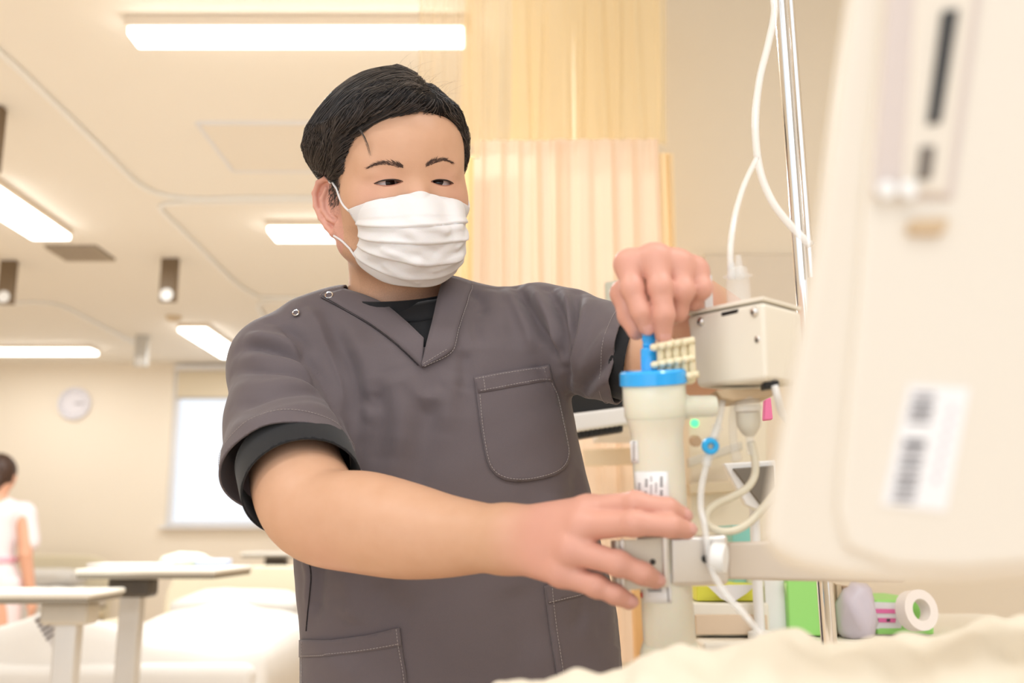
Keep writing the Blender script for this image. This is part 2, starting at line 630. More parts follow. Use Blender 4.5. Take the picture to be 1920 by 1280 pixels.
# ---------------------------------------------------------------- materials of the man
M = {}
def skin_material():
    m = mat('skin', srgb(226, 172, 138), .45, sss=.07, spec=.45)
    nt = m.node_tree; b = nt.nodes['Principled BSDF']
    at = nt.nodes.new('ShaderNodeAttribute'); at.attribute_name = 'tint'
    sep = nt.nodes.new('ShaderNodeSeparateColor')
    nt.links.new(at.outputs['Color'], sep.inputs[0])
    tc = nt.nodes.new('ShaderNodeTexCoord')
    n = nt.nodes.new('ShaderNodeTexNoise'); n.inputs['Scale'].default_value = 55; n.inputs['Detail'].default_value = 5
    nt.links.new(tc.outputs['Object'], n.inputs['Vector'])
    base = nt.nodes.new('ShaderNodeMix'); base.data_type = 'RGBA'
    base.inputs[6].default_value = (*srgb(213, 168, 138), 1); base.inputs[7].default_value = (*srgb(204, 157, 125), 1)
    nt.links.new(n.outputs[0], base.inputs[0])
    red = nt.nodes.new('ShaderNodeMix'); red.data_type = 'RGBA'
    red.inputs[7].default_value = (*srgb(222, 156, 146), 1)
    nt.links.new(sep.outputs[0], red.inputs[0]); nt.links.new(base.outputs[2], red.inputs[6])
    stb = nt.nodes.new('ShaderNodeMix'); stb.data_type = 'RGBA'
    stb.inputs[7].default_value = (*srgb(70, 58, 50), 1)
    n2 = nt.nodes.new('ShaderNodeTexNoise'); n2.inputs['Scale'].default_value = 900; n2.inputs['Detail'].default_value = 2
    nt.links.new(tc.outputs['Object'], n2.inputs['Vector'])
    mr = nt.nodes.new('ShaderNodeMapRange'); mr.inputs[1].default_value = .35; mr.inputs[2].default_value = .65
    nt.links.new(n2.outputs[0], mr.inputs[0])
    mul = nt.nodes.new('ShaderNodeMath'); mul.operation = 'MULTIPLY'
    nt.links.new(sep.outputs[1], mul.inputs[0]); nt.links.new(mr.outputs[0], mul.inputs[1])
    nt.links.new(mul.outputs[0], stb.inputs[0]); nt.links.new(red.outputs[2], stb.inputs[6])
    lip = nt.nodes.new('ShaderNodeMix'); lip.data_type = 'RGBA'
    lip.inputs[7].default_value = (*srgb(240, 188, 180), 1)
    nt.links.new(sep.outputs[2], lip.inputs[0]); nt.links.new(stb.outputs[2], lip.inputs[6])
    nt.links.new(lip.outputs[2], b.inputs['Base Color'])
    bp = nt.nodes.new('ShaderNodeBump'); bp.inputs['Strength'].default_value = .12; bp.inputs['Distance'].default_value = .0008
    nt.links.new(n2.outputs[0], bp.inputs['Height']); nt.links.new(bp.outputs[0], b.inputs['Normal'])
    return m


def cloth_material(name, c, scale=2600.0, var=.06, rough=.75, sheen=.15):
    """A twill: fine diagonal threads as bump, a faint tone difference between warp and weft."""
    m = mat(name, c, rough, spec=.25, sheen=sheen)
    nt = m.node_tree; b = nt.nodes['Principled BSDF']
    tc = nt.nodes.new('ShaderNodeTexCoord')
    mp = nt.nodes.new('ShaderNodeMapping'); mp.inputs['Rotation'].default_value = (0, math.radians(38), 0)
    nt.links.new(tc.outputs['Object'], mp.inputs[0])
    wv = nt.nodes.new('ShaderNodeTexWave'); wv.inputs['Scale'].default_value = scale / 6.3; wv.inputs['Distortion'].default_value = .6
    nt.links.new(mp.outputs[0], wv.inputs['Vector'])
    n = nt.nodes.new('ShaderNodeTexNoise'); n.inputs['Scale'].default_value = 1500; n.inputs['Detail'].default_value = 2
    nt.links.new(tc.outputs['Object'], n.inputs['Vector'])
    add = nt.nodes.new('ShaderNodeMath'); add.operation = 'ADD'
    nt.links.new(wv.outputs[1], add.inputs[0]); nt.links.new(n.outputs[0], add.inputs[1])
    r = nt.nodes.new('ShaderNodeValToRGB'); cc = np.array(c)
    r.color_ramp.elements[0].position = .3; r.color_ramp.elements[1].position = 1.0
    r.color_ramp.elements[0].color = (*(cc * (1 - var * 2)), 1); r.color_ramp.elements[1].color = (*(cc * (1 + var * 2)), 1)
    hf = nt.nodes.new('ShaderNodeMath'); hf.operation = 'MULTIPLY'; hf.inputs[1].default_value = .6
    nt.links.new(add.outputs[0], hf.inputs[0]); nt.links.new(hf.outputs[0], r.inputs[0])
    nt.links.new(r.outputs[0], b.inputs['Base Color'])
    bp = nt.nodes.new('ShaderNodeBump'); bp.inputs['Strength'].default_value = .12; bp.inputs['Distance'].default_value = .0006
    nt.links.new(add.outputs[0], bp.inputs['Height']); nt.links.new(bp.outputs[0], b.inputs['Normal'])
    return m


M['skin'] = skin_material()
M['tunic'] = cloth_material('charcoal_twill', srgb(102, 92, 94))
M['tee'] = cloth_material('black_jersey', srgb(34, 34, 36), var=.1, rough=.85)
M['thread'] = mat('grey_thread', srgb(160, 150, 147), .8)
M['seam'] = mat('dark_seam', srgb(40, 34, 36), .9)
M['trouser'] = mat('charcoal_trouser_cloth', srgb(84, 76, 77), .8, bump=.1)
M['shoe'] = mat('white_shoe_leather', srgb(225, 225, 222), .5)
M['sole'] = mat('grey_rubber_sole', srgb(150, 150, 148), .8)
M['hair'] = mat('black_hair', srgb(34, 30, 29), .30, spec=.6)
_nt = M['hair'].node_tree
_g = _nt.nodes.new('ShaderNodeNewGeometry'); _r = _nt.nodes.new('ShaderNodeValToRGB')
_r.color_ramp.elements[0].color = (*srgb(20, 17, 17), 1); _r.color_ramp.elements[1].color = (*srgb(96, 86, 80), 1)
_r.color_ramp.elements[1].position = .95
_nt.links.new(_g.outputs['Random Per Island'], _r.inputs[0]); _nt.links.new(_r.outputs[0], _nt.nodes['Principled BSDF'].inputs['Base Color'])
M['hair_mass'] = mat('black_hair_mass', srgb(22, 19, 19), .6, spec=.2)
M['brow'] = mat('brow_hair', srgb(84, 62, 52), .6)
M['lid'] = mat('lid_rim', srgb(190, 130, 108), .5)
M['mask'] = mat('white_nonwoven', srgb(228, 222, 220), .8, sss=.1, bump=.12, bscale=900, spec=.2)
M['mask_dots'] = mat('embossed_weld', srgb(178, 168, 164), .8)
M['chrome'] = mat('chrome', (.86, .85, .83), .12, metal=1.0)
M['sclera'] = mat('eye_white', srgb(232, 222, 218), .3, sss=.1, coat=.3)
M['iris'] = mat('dark_brown_iris', srgb(48, 30, 22), .25, coat=.25, spec=.3)
M['pupil'] = mat('pupil', srgb(8, 6, 6), .15, coat=.3)
M['lash'] = mat('dark_lash', srgb(36, 24, 20), .6)
M['nail'] = mat('fingernail', srgb(222, 164, 152), .35, sss=.1, coat=.15)

man = empty('person', (-.03, 1.19, 0), 'man in charcoal scrub top and white face mask gripping a blue-capped filter cylinder', 'person')

# ---------------------------------------------------------------- tunic surface with its folds
FOLDS = [   # pixel polylines on the cloth, height in mm, width in mm
    ([(447, 656), (478, 648), (517, 656), (564, 676), (603, 719), (632, 766)], -4.5, 7), ([(452, 635), (490, 632), (535, 640), (580, 664), (612, 705)], 3.5, 9),
    ([(435, 699), (478, 692), (529, 695), (576, 707), (619, 742), (642, 781)], -3.5, 7), ([(440, 678), (490, 672), (540, 679), (590, 704), (625, 742)], 2.5, 8),
    ([(435, 760), (478, 754), (533, 738), (587, 734), (627, 758)], -2.6, 9), ([(432, 730), (490, 722), (550, 720), (600, 735)], 2.0, 10),
    ([(430, 800), (480, 790), (540, 770), (600, 765), (636, 785)], 1.8, 11),
    ([(510, 600), (556, 629), (584, 680), (619, 734), (636, 781), (656, 832)], -8, 9),
    ([(560, 575), (590, 600), (612, 650), (636, 710), (650, 780)], 4, 11),
    ([(612, 600), (640, 650), (660, 700), (668, 760), (676, 830)], -3, 12),
    ([(640, 590), (668, 640), (690, 700), (694, 760), (680, 800)], 3, 15), ([(668, 735), (700, 760), (706, 730)], -2.5, 9),
    ([(733, 690), (742, 741), (753, 792), (740, 870)], 3.5, 17), ([(700, 700), (716, 760), (712, 830), (700, 900)], -3, 15),
    ([(815, 740), (798, 800), (785, 870), (775, 960)], -4, 20), ([(858, 690), (850, 730), (838, 760), (830, 820)], 3.5, 14),
    ([(870, 650), (872, 700), (862, 740)], -3, 10), ([(750, 690), (775, 725), (805, 748), (832, 722)], 2.5, 10),
    ([(968, 538), (987, 569), (1011, 613), (1033, 648), (1047, 690)], -5, 7), ([(945, 540), (968, 575), (988, 620), (1000, 672)], 3.5, 10),
    ([(990, 534), (1018, 575), (1038, 620), (1048, 668)], 4.5, 7),
    ([(1028, 540), (1050, 580), (1056, 631), (1055, 690)], -7, 6.5), ([(1052, 542), (1066, 580), (1068, 630), (1064, 680)], 4.5, 6),
    ([(1082, 548), (1076, 589), (1070, 631), (1064, 690), (1068, 740)], -6.5, 6.5), ([(1104, 556), (1096, 600), (1086, 650), (1076, 710)], 4, 8),
    ([(1087, 736), (1121, 693), (1158, 645)], -4, 8), ([(1100, 745), (1135, 712), (1166, 690)], 3, 7), ([(1085, 705), (1115, 660), (1150, 615)], 2.5, 10),
    ([(878, 540), (898, 560), (905, 600)], -3, 8), ([(915, 540), (935, 580), (940, 640)], 2, 12),
    ([(880, 560), (890, 600), (900, 660)], -2, 8),
    ([(600, 1030), (594, 1090), (588, 1160)], -4, 13), ([(640, 1060), (660, 1120), (650, 1170)], 3, 17), ([(700, 1090), (730, 1130), (790, 1160)], -2.5, 20),
    ([(570, 1040), (580, 1080), (577, 1150)], 2.5, 10), ([(1085, 870), (1080, 960), (1060, 1060)], -3, 16), ([(1040, 920), (1030, 980), (1000, 1050)], 2.5, 18),
    ([(860, 920), (850, 1000), (880, 1100), (900, 1230)], 2.5, 26), ([(960, 1090), (975, 1170), (985, 1270)], -2, 22),
    ([(1085, 1120), (1090, 1150), (1076, 1175)], -2.5, 9), ([(1128, 1110), (1120, 1150), (1130, 1200)], -2.5, 9), ([(610, 1230), (640, 1250), (690, 1260)], 2.0, 12),
]
FOLD3 = [(march(tunic_sdf, f[0]), f[1] * 1.9e-3, f[2] * 1e-3) for f in FOLDS]


def fold_disp(p):
    p = np.asarray(p, np.float32)
    out = np.zeros(len(p), np.float32)
    for pts, amp, wd in FOLD3:
        lo, hi = pts.min(0) - 3 * wd, pts.max(0) + 3 * wd
        m = np.all((p > lo) & (p < hi), axis=1)
        if not m.any(): continue
        q = p[m]
        path = smooth_path(pts, 4)
        dm = np.full(len(q), 1e9, np.float32); tm = np.zeros(len(q), np.float32)
        n = len(path) - 1
        for i in range(n):
            a = path[i].astype(np.float32); ab = (path[i + 1] - path[i]).astype(np.float32)
            t = np.clip((q - a) @ ab / (ab @ ab + 1e-12), 0, 1)
            e = q - a - t[:, None] * ab
            d = np.einsum('ij,ij->i', e, e)
            c = d < dm
            tm = np.where(c, (i + t) / n, tm); dm = np.where(c, d, dm)
        taper = np.clip(np.minimum(tm, 1 - tm) * 5, .25, 1)
        out[m] += amp * taper * np.exp(-dm / (wd * wd) * 1.2)
    out = np.clip(out, -.0085, .0085)
    x, y, z = p[:, 0], p[:, 1], p[:, 2]
    out += .0009 * np.sin(x * 41 + 9 * z) * np.sin(z * 23 + 3 * y + 1) + .0005 * np.sin(x * 95 - z * 70 + 2) * np.sin(z * 60 + x * 30)
    return out


def cloth_sdf(p):
    return tunic_sdf(p) - fold_disp(p)


def in_poly(pts, poly):
    x, y = pts[:, 0], pts[:, 1]
    r = np.zeros(len(pts), bool)
    j = len(poly) - 1
    for i in range(len(poly)):
        xi, yi = poly[i]; xj, yj = poly[j]
        c = ((yi > y) != (yj > y)) & (x < (xj - xi) * (y - yi) / (yj - yi + 1e-12) + xi)
        r ^= c
        j = i
    return r


V_IN_L = [(646, 545), (682, 556), (722, 573), (760, 603), (795, 636)]
V_IN_R = [(791, 684), (800, 648), (812, 602), (823, 555), (834, 519)]
V_OUT_L = [(604, 556), (640, 577), (700, 612), (750, 650), (792, 690)]
V_OUT_R = [(793, 690), (846, 660), (858, 622), (870, 580), (883, 536)]

def sleeve_end(bm, ctr, nrm, sl):
    """Take the flat cap off a sleeve and trim its rim square."""
    al = bm.verts[:]
    X = np.array([v.co[:] for v in al])
    h = (X - ctr) @ nrm
    near = (chain(X.astype(np.float32), *sl) < .016) & (np.linalg.norm(X - ctr, axis=1) < .11)
    cap = near & (h > -.0022)
    zone = near & (h > -.014)
    vs = [v for v, k in zip(al, zone) if k]
    fs = set(f for v in vs for f in v.link_faces)
    es = set(e for f in fs for e in f.edges)
    vv = set(v for f in fs for v in f.verts)
    bmesh.ops.bisect_plane(bm, geom=list(vv) + list(es) + list(fs), plane_co=ctr - nrm * .0045, plane_no=nrm, clear_outer=True)


V, Q = surface_nets(tunic_sdf, (-.48, .85, .735), (.45, 1.42, 1.50), .0032)
V = V + (grad(tunic_sdf, V, 1e-3) * fold_disp(V)[:, None])
me = mesh_np('tunic', V, Q)
bm = bmesh.new(); bm.from_mesh(me)
sleeve_end(bm, *SLP_R, SL_R); sleeve_end(bm, *SLP_L, SL_L)
poly = march(tunic_sdf, V_IN_L[:-1] + [(793, 650)] + V_IN_R[1:])[:, [0, 2]]
poly = np.vstack([poly, poly[-1] + [.02, .2], poly[0] + [-.03, .2]])
vv = np.array([v.co[:] for v in bm.verts])
kill = in_poly(vv[:, [0, 2]], poly) & (vv[:, 1] < 1.24)
nk = np.linalg.norm(vv[:, :2] - P(745, 560, 1.235)[None, :2], axis=1) < .060
kill |= nk & (vv[:, 2] > 1.36)
bm.verts.ensure_lookup_table()
bmesh.ops.delete(bm, geom=[bm.verts[i] for i in np.nonzero(kill)[0]], context='VERTS')
bm.to_mesh(me); bm.free()
tunic = link('scrub_top', me, M['tunic'], man, True)
so = tunic.modifiers.new('thick', 'SOLIDIFY'); so.thickness = .0022; so.offset = -1


def strip(name, left, right, f, mt, parent, rows=6, off=.0015, thick=.002):
    """A band of cloth between two pixel polylines, laid on the surface f."""
    L = np.array(left, float); R = np.array(right, float)
    n = 36
    t = np.linspace(0, 1, n)
    def res(a):
        a = smooth_path(a, 12); s = np.r_[0, np.cumsum(np.linalg.norm(np.diff(a, axis=0), axis=1))]; s /= s[-1]
        return np.stack([np.interp(t, s, a[:, k]) for k in range(2)], -1)
    L, R = res(L), res(R)
    w = np.linspace(0, 1, rows)
    px = (L[:, None] * (1 - w[None, :, None]) + R[:, None] * w[None, :, None]).reshape(-1, 2)
    X = march(f, px)
    X = X + grad(f, X, 1.5e-3) * off
    Q = [(i * rows + k, i * rows + k + 1, (i + 1) * rows + k + 1, (i + 1) * rows + k) for i in range(n - 1) for k in range(rows - 1)]
    o = link(name, mesh_np(name, X, Q), mt, parent, True)
    s = o.modifiers.new('thick', 'SOLIDIFY'); s.thickness = thick; s.offset = 0
    return o, X.reshape(n, rows, 3)


def soft_tunic(p):
    return tunic_sdf(p) - .35 * fold_disp(p)


band_l, XL = strip('neckband', V_IN_L, V_OUT_L, soft_tunic, M['tunic'], tunic, off=.0024)
band_r, XR = strip('neckband', V_IN_R, V_OUT_R, soft_tunic, M['tunic'], tunic, off=.0042)
# the band goes on round the nape
nc = P(745, 560, 1.235)
e0, e1 = XL[0], XR[-1]
ang0 = math.atan2(e0[0][1] - nc[1], e0[0][0] - nc[0]); ang1 = math.atan2(e1[0][1] - nc[1], e1[0][0] - nc[0])
if ang0 < 0: ang0 += 2 * math.pi
if ang1 > ang0: ang1 -= 2 * math.pi
V, Q = [], []
for i, t in enumerate(np.linspace(0, 1, 24)):
    a = ang0 + (ang1 - ang0) * t
    if True:
        rr = np.linalg.norm(e0[0][:2] - nc[:2]) * (1 - t) + np.linalg.norm(e1[0][:2] - nc[:2]) * t
        z0 = e0[0][2] * (1 - t) + e1[0][2] * t + .012 * math.sin(math.pi * t)
        for k in range(4):
            V.append((nc[0] + (rr + .010 * k) * math.cos(a), nc[1] + (rr + .010 * k) * math.sin(a), z0 - .007 * k))
for i in range(23):
    for k in range(3):
        Q.append((i * 4 + k, i * 4 + k + 1, (i + 1) * 4 + k + 1, (i + 1) * 4 + k))
o = link('neckband', mesh_np('neckband', V, Q), M['tunic'], tunic, True)
o.modifiers.new('t', 'SOLIDIFY').thickness = .002

from mathutils.geometry import delaunay_2d_cdt


def cloth_patch(name, outline, f, mt, parent, off, thick=.0016, step=8.0):
    o2 = []
    for i in range(len(outline)):
        a, b = np.array(outline[i], float), np.array(outline[(i + 1) % len(outline)], float)
        n = max(1, int(np.linalg.norm(b - a) / step))
        o2 += [tuple(a + (b - a) * k / n) for k in range(n)]
    o2a = np.array(o2)
    lo, hi = o2a.min(0), o2a.max(0)
    g = np.stack(np.meshgrid(np.arange(lo[0] + step / 2, hi[0], step), np.arange(lo[1] + step / 2, hi[1], step)), -1).reshape(-1, 2)
    g = g[in_poly(g, o2)]
    dd = np.min(np.linalg.norm(g[:, None] - o2a[None], axis=2), axis=1)
    g = g[dd > step * .5]
    pts = [Vector(p) for p in o2] + [Vector(p) for p in g]
    res = delaunay_2d_cdt(pts, [], [list(range(len(o2)))], 1, 1e-4)
    px = np.array([v[:] for v in res[0]])
    X = march(f, px)
    X = X + grad(f, X, 1.5e-3) * off
    o = link(name, mesh_np(name, X, [tuple(t) for t in res[2]]), mt, parent, True)
    s = o.modifiers.new('thick', 'SOLIDIFY'); s.thickness = thick; s.offset = 0
    return o


def stitches(lines, f, parent, off=.0035, r=.00036, mt=None, dash=.0024, gap=.0011, name='stitching'):
    """Rows of thread as real dashes along pixel polylines on the cloth."""
    AV, AQ, n0 = [], [], 0
    for ln in lines:
        X = march(f, smooth_path(ln, 10) if len(ln) > 2 else np.linspace(ln[0], ln[1], 20))
        X = X + grad(f, X, 1.5e-3) * off
        s = np.r_[0, np.cumsum(np.linalg.norm(np.diff(X, axis=0), axis=1))]
        at = lambda u: np.array([np.interp(u, s, X[:, k]) for k in range(3)])
        u = 0.0
        while u + dash < s[-1]:
            V, Q = tube_data(np.array([at(u), at(u + dash * .5), at(u + dash)]), r, 4)
            AV.append(V); AQ += [tuple(i + n0 for i in q) for q in Q]; n0 += len(V)
            u += dash + gap
    o = link(name, mesh_np(name, np.vstack(AV), AQ), mt or M['thread'], parent)
    o['kind'] = 'stuff'
    return o


def arc(p0, p1, p2, n=6):
    p0, p1, p2 = map(np.array, (p0, p1, p2))
    return [tuple((1 - t) ** 2 * p0 + 2 * t * (1 - t) * p1 + t * t * p2) for t in np.linspace(0, 1, n)]


CP = [(889, 708), (935, 699), (985, 691), (1031, 683), (1043, 735), (1056, 790)] + arc((1064, 832), (1078, 884), (1020, 897)) + arc((990, 902), (925, 912), (912, 862)) + [(903, 815), (896, 765)]
cp = cloth_patch('chest_pocket', CP, cloth_sdf, M['tunic'], tunic, .0016, .0022)
cb = cloth_patch('pocket_hem', [(889, 708), (935, 699), (985, 691), (1031, 683), (1038, 712), (985, 722), (938, 731), (896, 738)], cloth_sdf, M['tunic'], cp, .0030, .0010)
WP = [(566, 1199), (620, 1199), (690, 1190), (750, 1177), (755, 1220), (762, 1262), (768, 1330), (566, 1330)]
wp = cloth_patch('waist_pocket', WP, cloth_sdf, M['tunic'], tunic, .0016, .0022, 10)
cloth_patch('pocket_hem', [(566, 1199), (620, 1199), (690, 1190), (750, 1177), (754, 1210), (690, 1221), (620, 1231), (566, 1231)], cloth_sdf, M['tunic'], wp, .0030, .0010)
RP = [(1020, 1098), (1080, 1084), (1134, 1064), (1146, 1110), (1154, 1160), (1160, 1220), (1163, 1330), (1052, 1330), (1043, 1262), (1030, 1180)]
rp = cloth_patch('waist_pocket', RP, cloth_sdf, M['tunic'], tunic, .0016, .0022, 10)
cloth_patch('pocket_hem', [(1020, 1098), (1080, 1084), (1134, 1064), (1140, 1098), (1085, 1118), (1027, 1131)], cloth_sdf, M['tunic'], rp, .0030, .0010)
CI = [(899, 741), (903, 790), (908, 825)] + arc((915, 860), (926, 905), (990, 898)) + arc((1020, 892), (1070, 880), (1061, 834)) + [(1052, 790), (1041, 738), (1035, 712)]
stitches([CI, [(900, 733), (938, 726), (985, 717), (1036, 708)], [(892, 711), (935, 702), (985, 694), (1029, 686)], [(905, 706), (909, 734)], [(1021, 687), (1028, 712)]], cloth_sdf, cp)
stitches([[(569, 1229), (620, 1227), (690, 1217), (752, 1206)], [(744, 1180), (749, 1216), (757, 1262), (763, 1320)], [(571, 1202), (571, 1320)]], cloth_sdf, wp)
stitches([[(1028, 1129), (1085, 1114), (1138, 1095)], [(1033, 1096), (1036, 1130), (1042, 1180), (1054, 1262), (1060, 1320)]], cloth_sdf, rp)
stitches([[(602, 560), (640, 580), (700, 615), (750, 653), (789, 690)]], soft_tunic, band_l, .0020, .0005, M['seam'], .004, .0004)
stitches([[(797, 689), (846, 663), (860, 622), (872, 580), (884, 540)], [(795, 684), (842, 655)]], soft_tunic, band_r, .0056)
stitches([[(600, 557), (612, 548), (640, 541)]], soft_tunic, band_l, .003)
def ring_stitch(ctr, nrm, back, a0, a1):
    """A row of stitches round a sleeve, a hand's breadth of thread from its rim."""
    u, v, n = frame_from(nrm)
    c0 = ctr - n * back
    A = np.linspace(a0, a1, 60)
    D = np.cos(A)[:, None] * u + np.sin(A)[:, None] * v
    lo, hi = np.full(60, .02), np.full(60, .11)
    for _ in range(22):
        m = (lo + hi) / 2
        ins = cloth_sdf((c0 + m[:, None] * D).astype(np.float32)) < 0
        lo = np.where(ins, m, lo); hi = np.where(ins, hi, m)
    return c0 + (lo[:, None] + .0009) * D


def stitch_3d(X, parent, r=.0003, mt=None, dash=.0024, gap=.0011):
    s = np.r_[0, np.cumsum(np.linalg.norm(np.diff(X, axis=0), axis=1))]
    at = lambda u: np.array([np.interp(u, s, X[:, k]) for k in range(3)])
    AV, AQ, n0, u = [], [], 0, 0.0
    while u + dash < s[-1]:
        V, Q = tube_data(np.array([at(u), at(u + dash * .5), at(u + dash)]), r, 4)
        AV.append(V); AQ += [tuple(i + n0 for i in q) for q in Q]; n0 += len(V); u += dash + gap
    o = link('stitching', mesh_np('stitching', np.vstack(AV), AQ), mt or M['thread'], parent)
    o['kind'] = 'stuff'


stitch_3d(ring_stitch(*SLP_R, .020, 0, 6.2), tunic)
stitch_3d(ring_stitch(*SLP_L, .017, 0, 6.2), tunic)
stitches([[(568, 1022), (578, 1050), (583, 1080), (579, 1130), (574, 1190)]], cloth_sdf, tunic, .0006, .0007, M['seam'], .006, .0003)
for q, sz in (((618, 557), .0050), ((556, 590), .0042)):
    x = march(soft_tunic, [q])[0]
    n = grad(soft_tunic, x[None], 2e-3)[0]
    n = n * .7 + np.array([0, -1, 0]) * .5
    s = lathe('snap', x + n * .003, n, [(0, sz), (.0012, sz), (.0016, sz * .9), (.0012, sz * .72), (.0006, sz * .68)], M['chrome'], tunic, 20, cap=False)
    lathe('snap_centre', x + n * .003, n, [(0, sz * .7), (.0009, sz * .7)], M['tunic'], s, 16)

# ---------------------------------------------------------------- undershirt
def tee_sdf(p):
    s = chain(p, [P(532, 690, 1.2), P(541, 800, 1.115), P(553, 868, 1.058), P(567, 914, 1.022), P(590, 985, .975)], [.050, .0535, .0560, .0555, .0550], .02)
    t = chain(p, SL_L[0], [r - .0068 for r in SL_L[1]], .02)
    return np.minimum(s, t)


V, Q = surface_nets(lambda p: tee_sdf(p), (-.42, .85, .95), (-.17, 1.35, 1.42), .0035)
me = mesh_np('undershirt', V, Q)
bm = bmesh.new(); bm.from_mesh(me)
c, n = SLT_R; n = n / np.linalg.norm(n)
bmesh.ops.bisect_plane(bm, geom=bm.verts[:] + bm.edges[:] + bm.faces[:], plane_co=c, plane_no=n, clear_outer=True)
bmesh.ops.bisect_plane(bm, geom=bm.verts[:] + bm.edges[:] + bm.faces[:], plane_co=c - n * .046, plane_no=n, clear_inner=True)
bm.to_mesh(me); bm.free()
tee = link('undershirt', me, M['tee'], man, True)
tee.modifiers.new('t', 'SOLIDIFY').thickness = .0020
V, Q = surface_nets(lambda p: tee_sdf(p), (.06, .85, 1.2), (.30, 1.35, 1.45), .0035)
me = mesh_np('sleeve', V, Q)
bm = bmesh.new(); bm.from_mesh(me)
c, n = SLT_L; n = n / np.linalg.norm(n)
bmesh.ops.bisect_plane(bm, geom=bm.verts[:] + bm.edges[:] + bm.faces[:], plane_co=c + n * .007, plane_no=n, clear_outer=True)
bmesh.ops.bisect_plane(bm, geom=bm.verts[:] + bm.edges[:] + bm.faces[:], plane_co=c - n * .011, plane_no=n, clear_inner=True)
bm.to_mesh(me); bm.free()
o = link('sleeve', me, M['tee'], tee, True); o.modifiers.new('t', 'SOLIDIFY').thickness = .0015
inner = lambda p: tunic_sdf(p) + .005
chest = cloth_patch('chest', [(728, 590), (742, 594), (760, 592), (800, 586), (838, 560), (842, 600), (820, 690), (790, 694), (760, 650), (735, 612)], inner, M['tee'], tee, 0, .002)
TOP = [(723, 574), (740, 577), (760, 575), (800, 567), (822, 562), (838, 540)]
BOT = [(730, 598), (742, 605), (760, 606), (800, 602), (824, 594), (842, 570)]
strip('collar', TOP, BOT, inner, M['tee'], tee, off=.0022, thick=.0025)
lathe('collar', P(745, 575, 1.235) , NECK0 - NECK1, [(-.012, .067), (.0, .064), (.014, .0605), (.015, .059), (.0, .0615)], M['tee'], tee, 40, cap=False)

# ---------------------------------------------------------------- body
V, Q = surface_nets(body_sdf, (-.45, .65, .88), (.35, 1.45, 1.75), .0019)
me = mesh_np('body', V, Q)
bm = bmesh.new(); bm.from_mesh(me)
eye_c = [HL(-EYE_A, EYE_B + .008, EYE_C), HL(EYE_A, EYE_B + .008, EYE_C)]
ear_c = HL(-.078, .0, -.02)
for rad_e, rad_r in ((.028, .040), (.0215, 0)):
    sel = set()
    for v in bm.verts:
        if min((v.co - Vector(c)).length for c in eye_c) < rad_e or (v.co - Vector(ear_c)).length < rad_r:
            for e in v.link_edges: sel.add(e)
    bmesh.ops.subdivide_edges(bm, edges=list(sel), cuts=1, use_grid_fill=True)
bm.to_mesh(me); bm.free()
vv = np.empty(len(me.vertices) * 3); me.vertices.foreach_get('co', vv); vv = vv.reshape(-1, 3)
close = np.minimum(np.minimum(np.linalg.norm(vv - eye_c[0], axis=1), np.linalg.norm(vv - eye_c[1], axis=1)), np.linalg.norm(vv - ear_c, axis=1)) < .045
vv[close] = newton(lambda p: head_sdf(to_head(p)), vv[close], 4, 2e-4)
me.vertices.foreach_set('co', vv.ravel()); me.update()
# tint: red where the blood shows, stubble where the hair is cropped
q = to_head(vv.astype(np.float32))
red = np.zeros(len(vv)); stb = np.zeros(len(vv)); pale = np.zeros(len(vv))
def blob(c, r, a=1.0):
    return a * np.exp(-((vv - np.asarray(c)) ** 2).sum(1) / (r * r))
for H in (RH, LH):
    allp = [P(*a) for k in ('index', 'middle', 'ring', 'pinky') for a in H[k][0]]
    cen = np.mean(allp, axis=0)
    red = np.maximum(red, np.clip(1.5 - np.linalg.norm(vv - cen, axis=1) / .085, 0, .55))
    for k in ('index', 'middle', 'ring', 'pinky', 'thumb'):
        pts = [P(*a) for a in H[k][0]]
        for j, (rr, am) in enumerate(((.012, .75), (.009, .65), (.007, .3), (.009, .6))):
            red = np.maximum(red, blob(pts[j] - FWD * .006, rr * 1.25, am))
hd = np.linalg.norm(vv - HC, axis=1) < .16
red = np.maximum(red, np.where(hd & (np.abs(q[:, 0]) > .071) & (q[:, 1] < .03), .55, 0))
red = np.maximum(red, blob(HL(-.042, .07, -.02), .022, .35)); red = np.maximum(red, blob(HL(.042, .07, -.02), .022, .35))
red = np.maximum(red, blob(HL(0, .1, -.03), .016, .4))
for e in eye_c: red = np.maximum(red, blob(e, .017, .34))
elb = P(640, 1040, .96); red = np.maximum(red, blob(elb, .03, .3))
sa = np.abs(q[:, 0])
side = hd & (sa < .0785)
stb = np.where(side, np.clip(np.interp(q[:, 1], [-.12, .018, .034, .042], [1, 1, .8, 0]) * np.interp(q[:, 2], [-.05, -.035, -.01, .02], [0, .3, .75, 1]), 0, 1) * .97 * (sa > .05), 0)
stb = np.maximum(stb, np.where(side & (q[:, 2] > .055) & (q[:, 1] < .05), .9, 0))
stb = np.maximum(stb, np.where(side & (q[:, 2] < -.05) & (q[:, 1] > .0), .14, 0))
stb = np.maximum(stb, np.where(side & (q[:, 1] < -.045) & (q[:, 2] > -.07), .8, 0))
pale = np.where(hd & (np.abs(q[:, 0]) < .02) & (q[:, 2] < -.062) & (q[:, 2] > -.083) & (q[:, 1] > .08), .8, 0)
col = np.stack([red, stb, pale, np.ones(len(vv))], -1).astype(np.float32)
at = me.color_attributes.new('tint', 'FLOAT_COLOR', 'POINT')
at.data.foreach_set('color', col.ravel())
body = link('body', me, M['skin'], man, True)

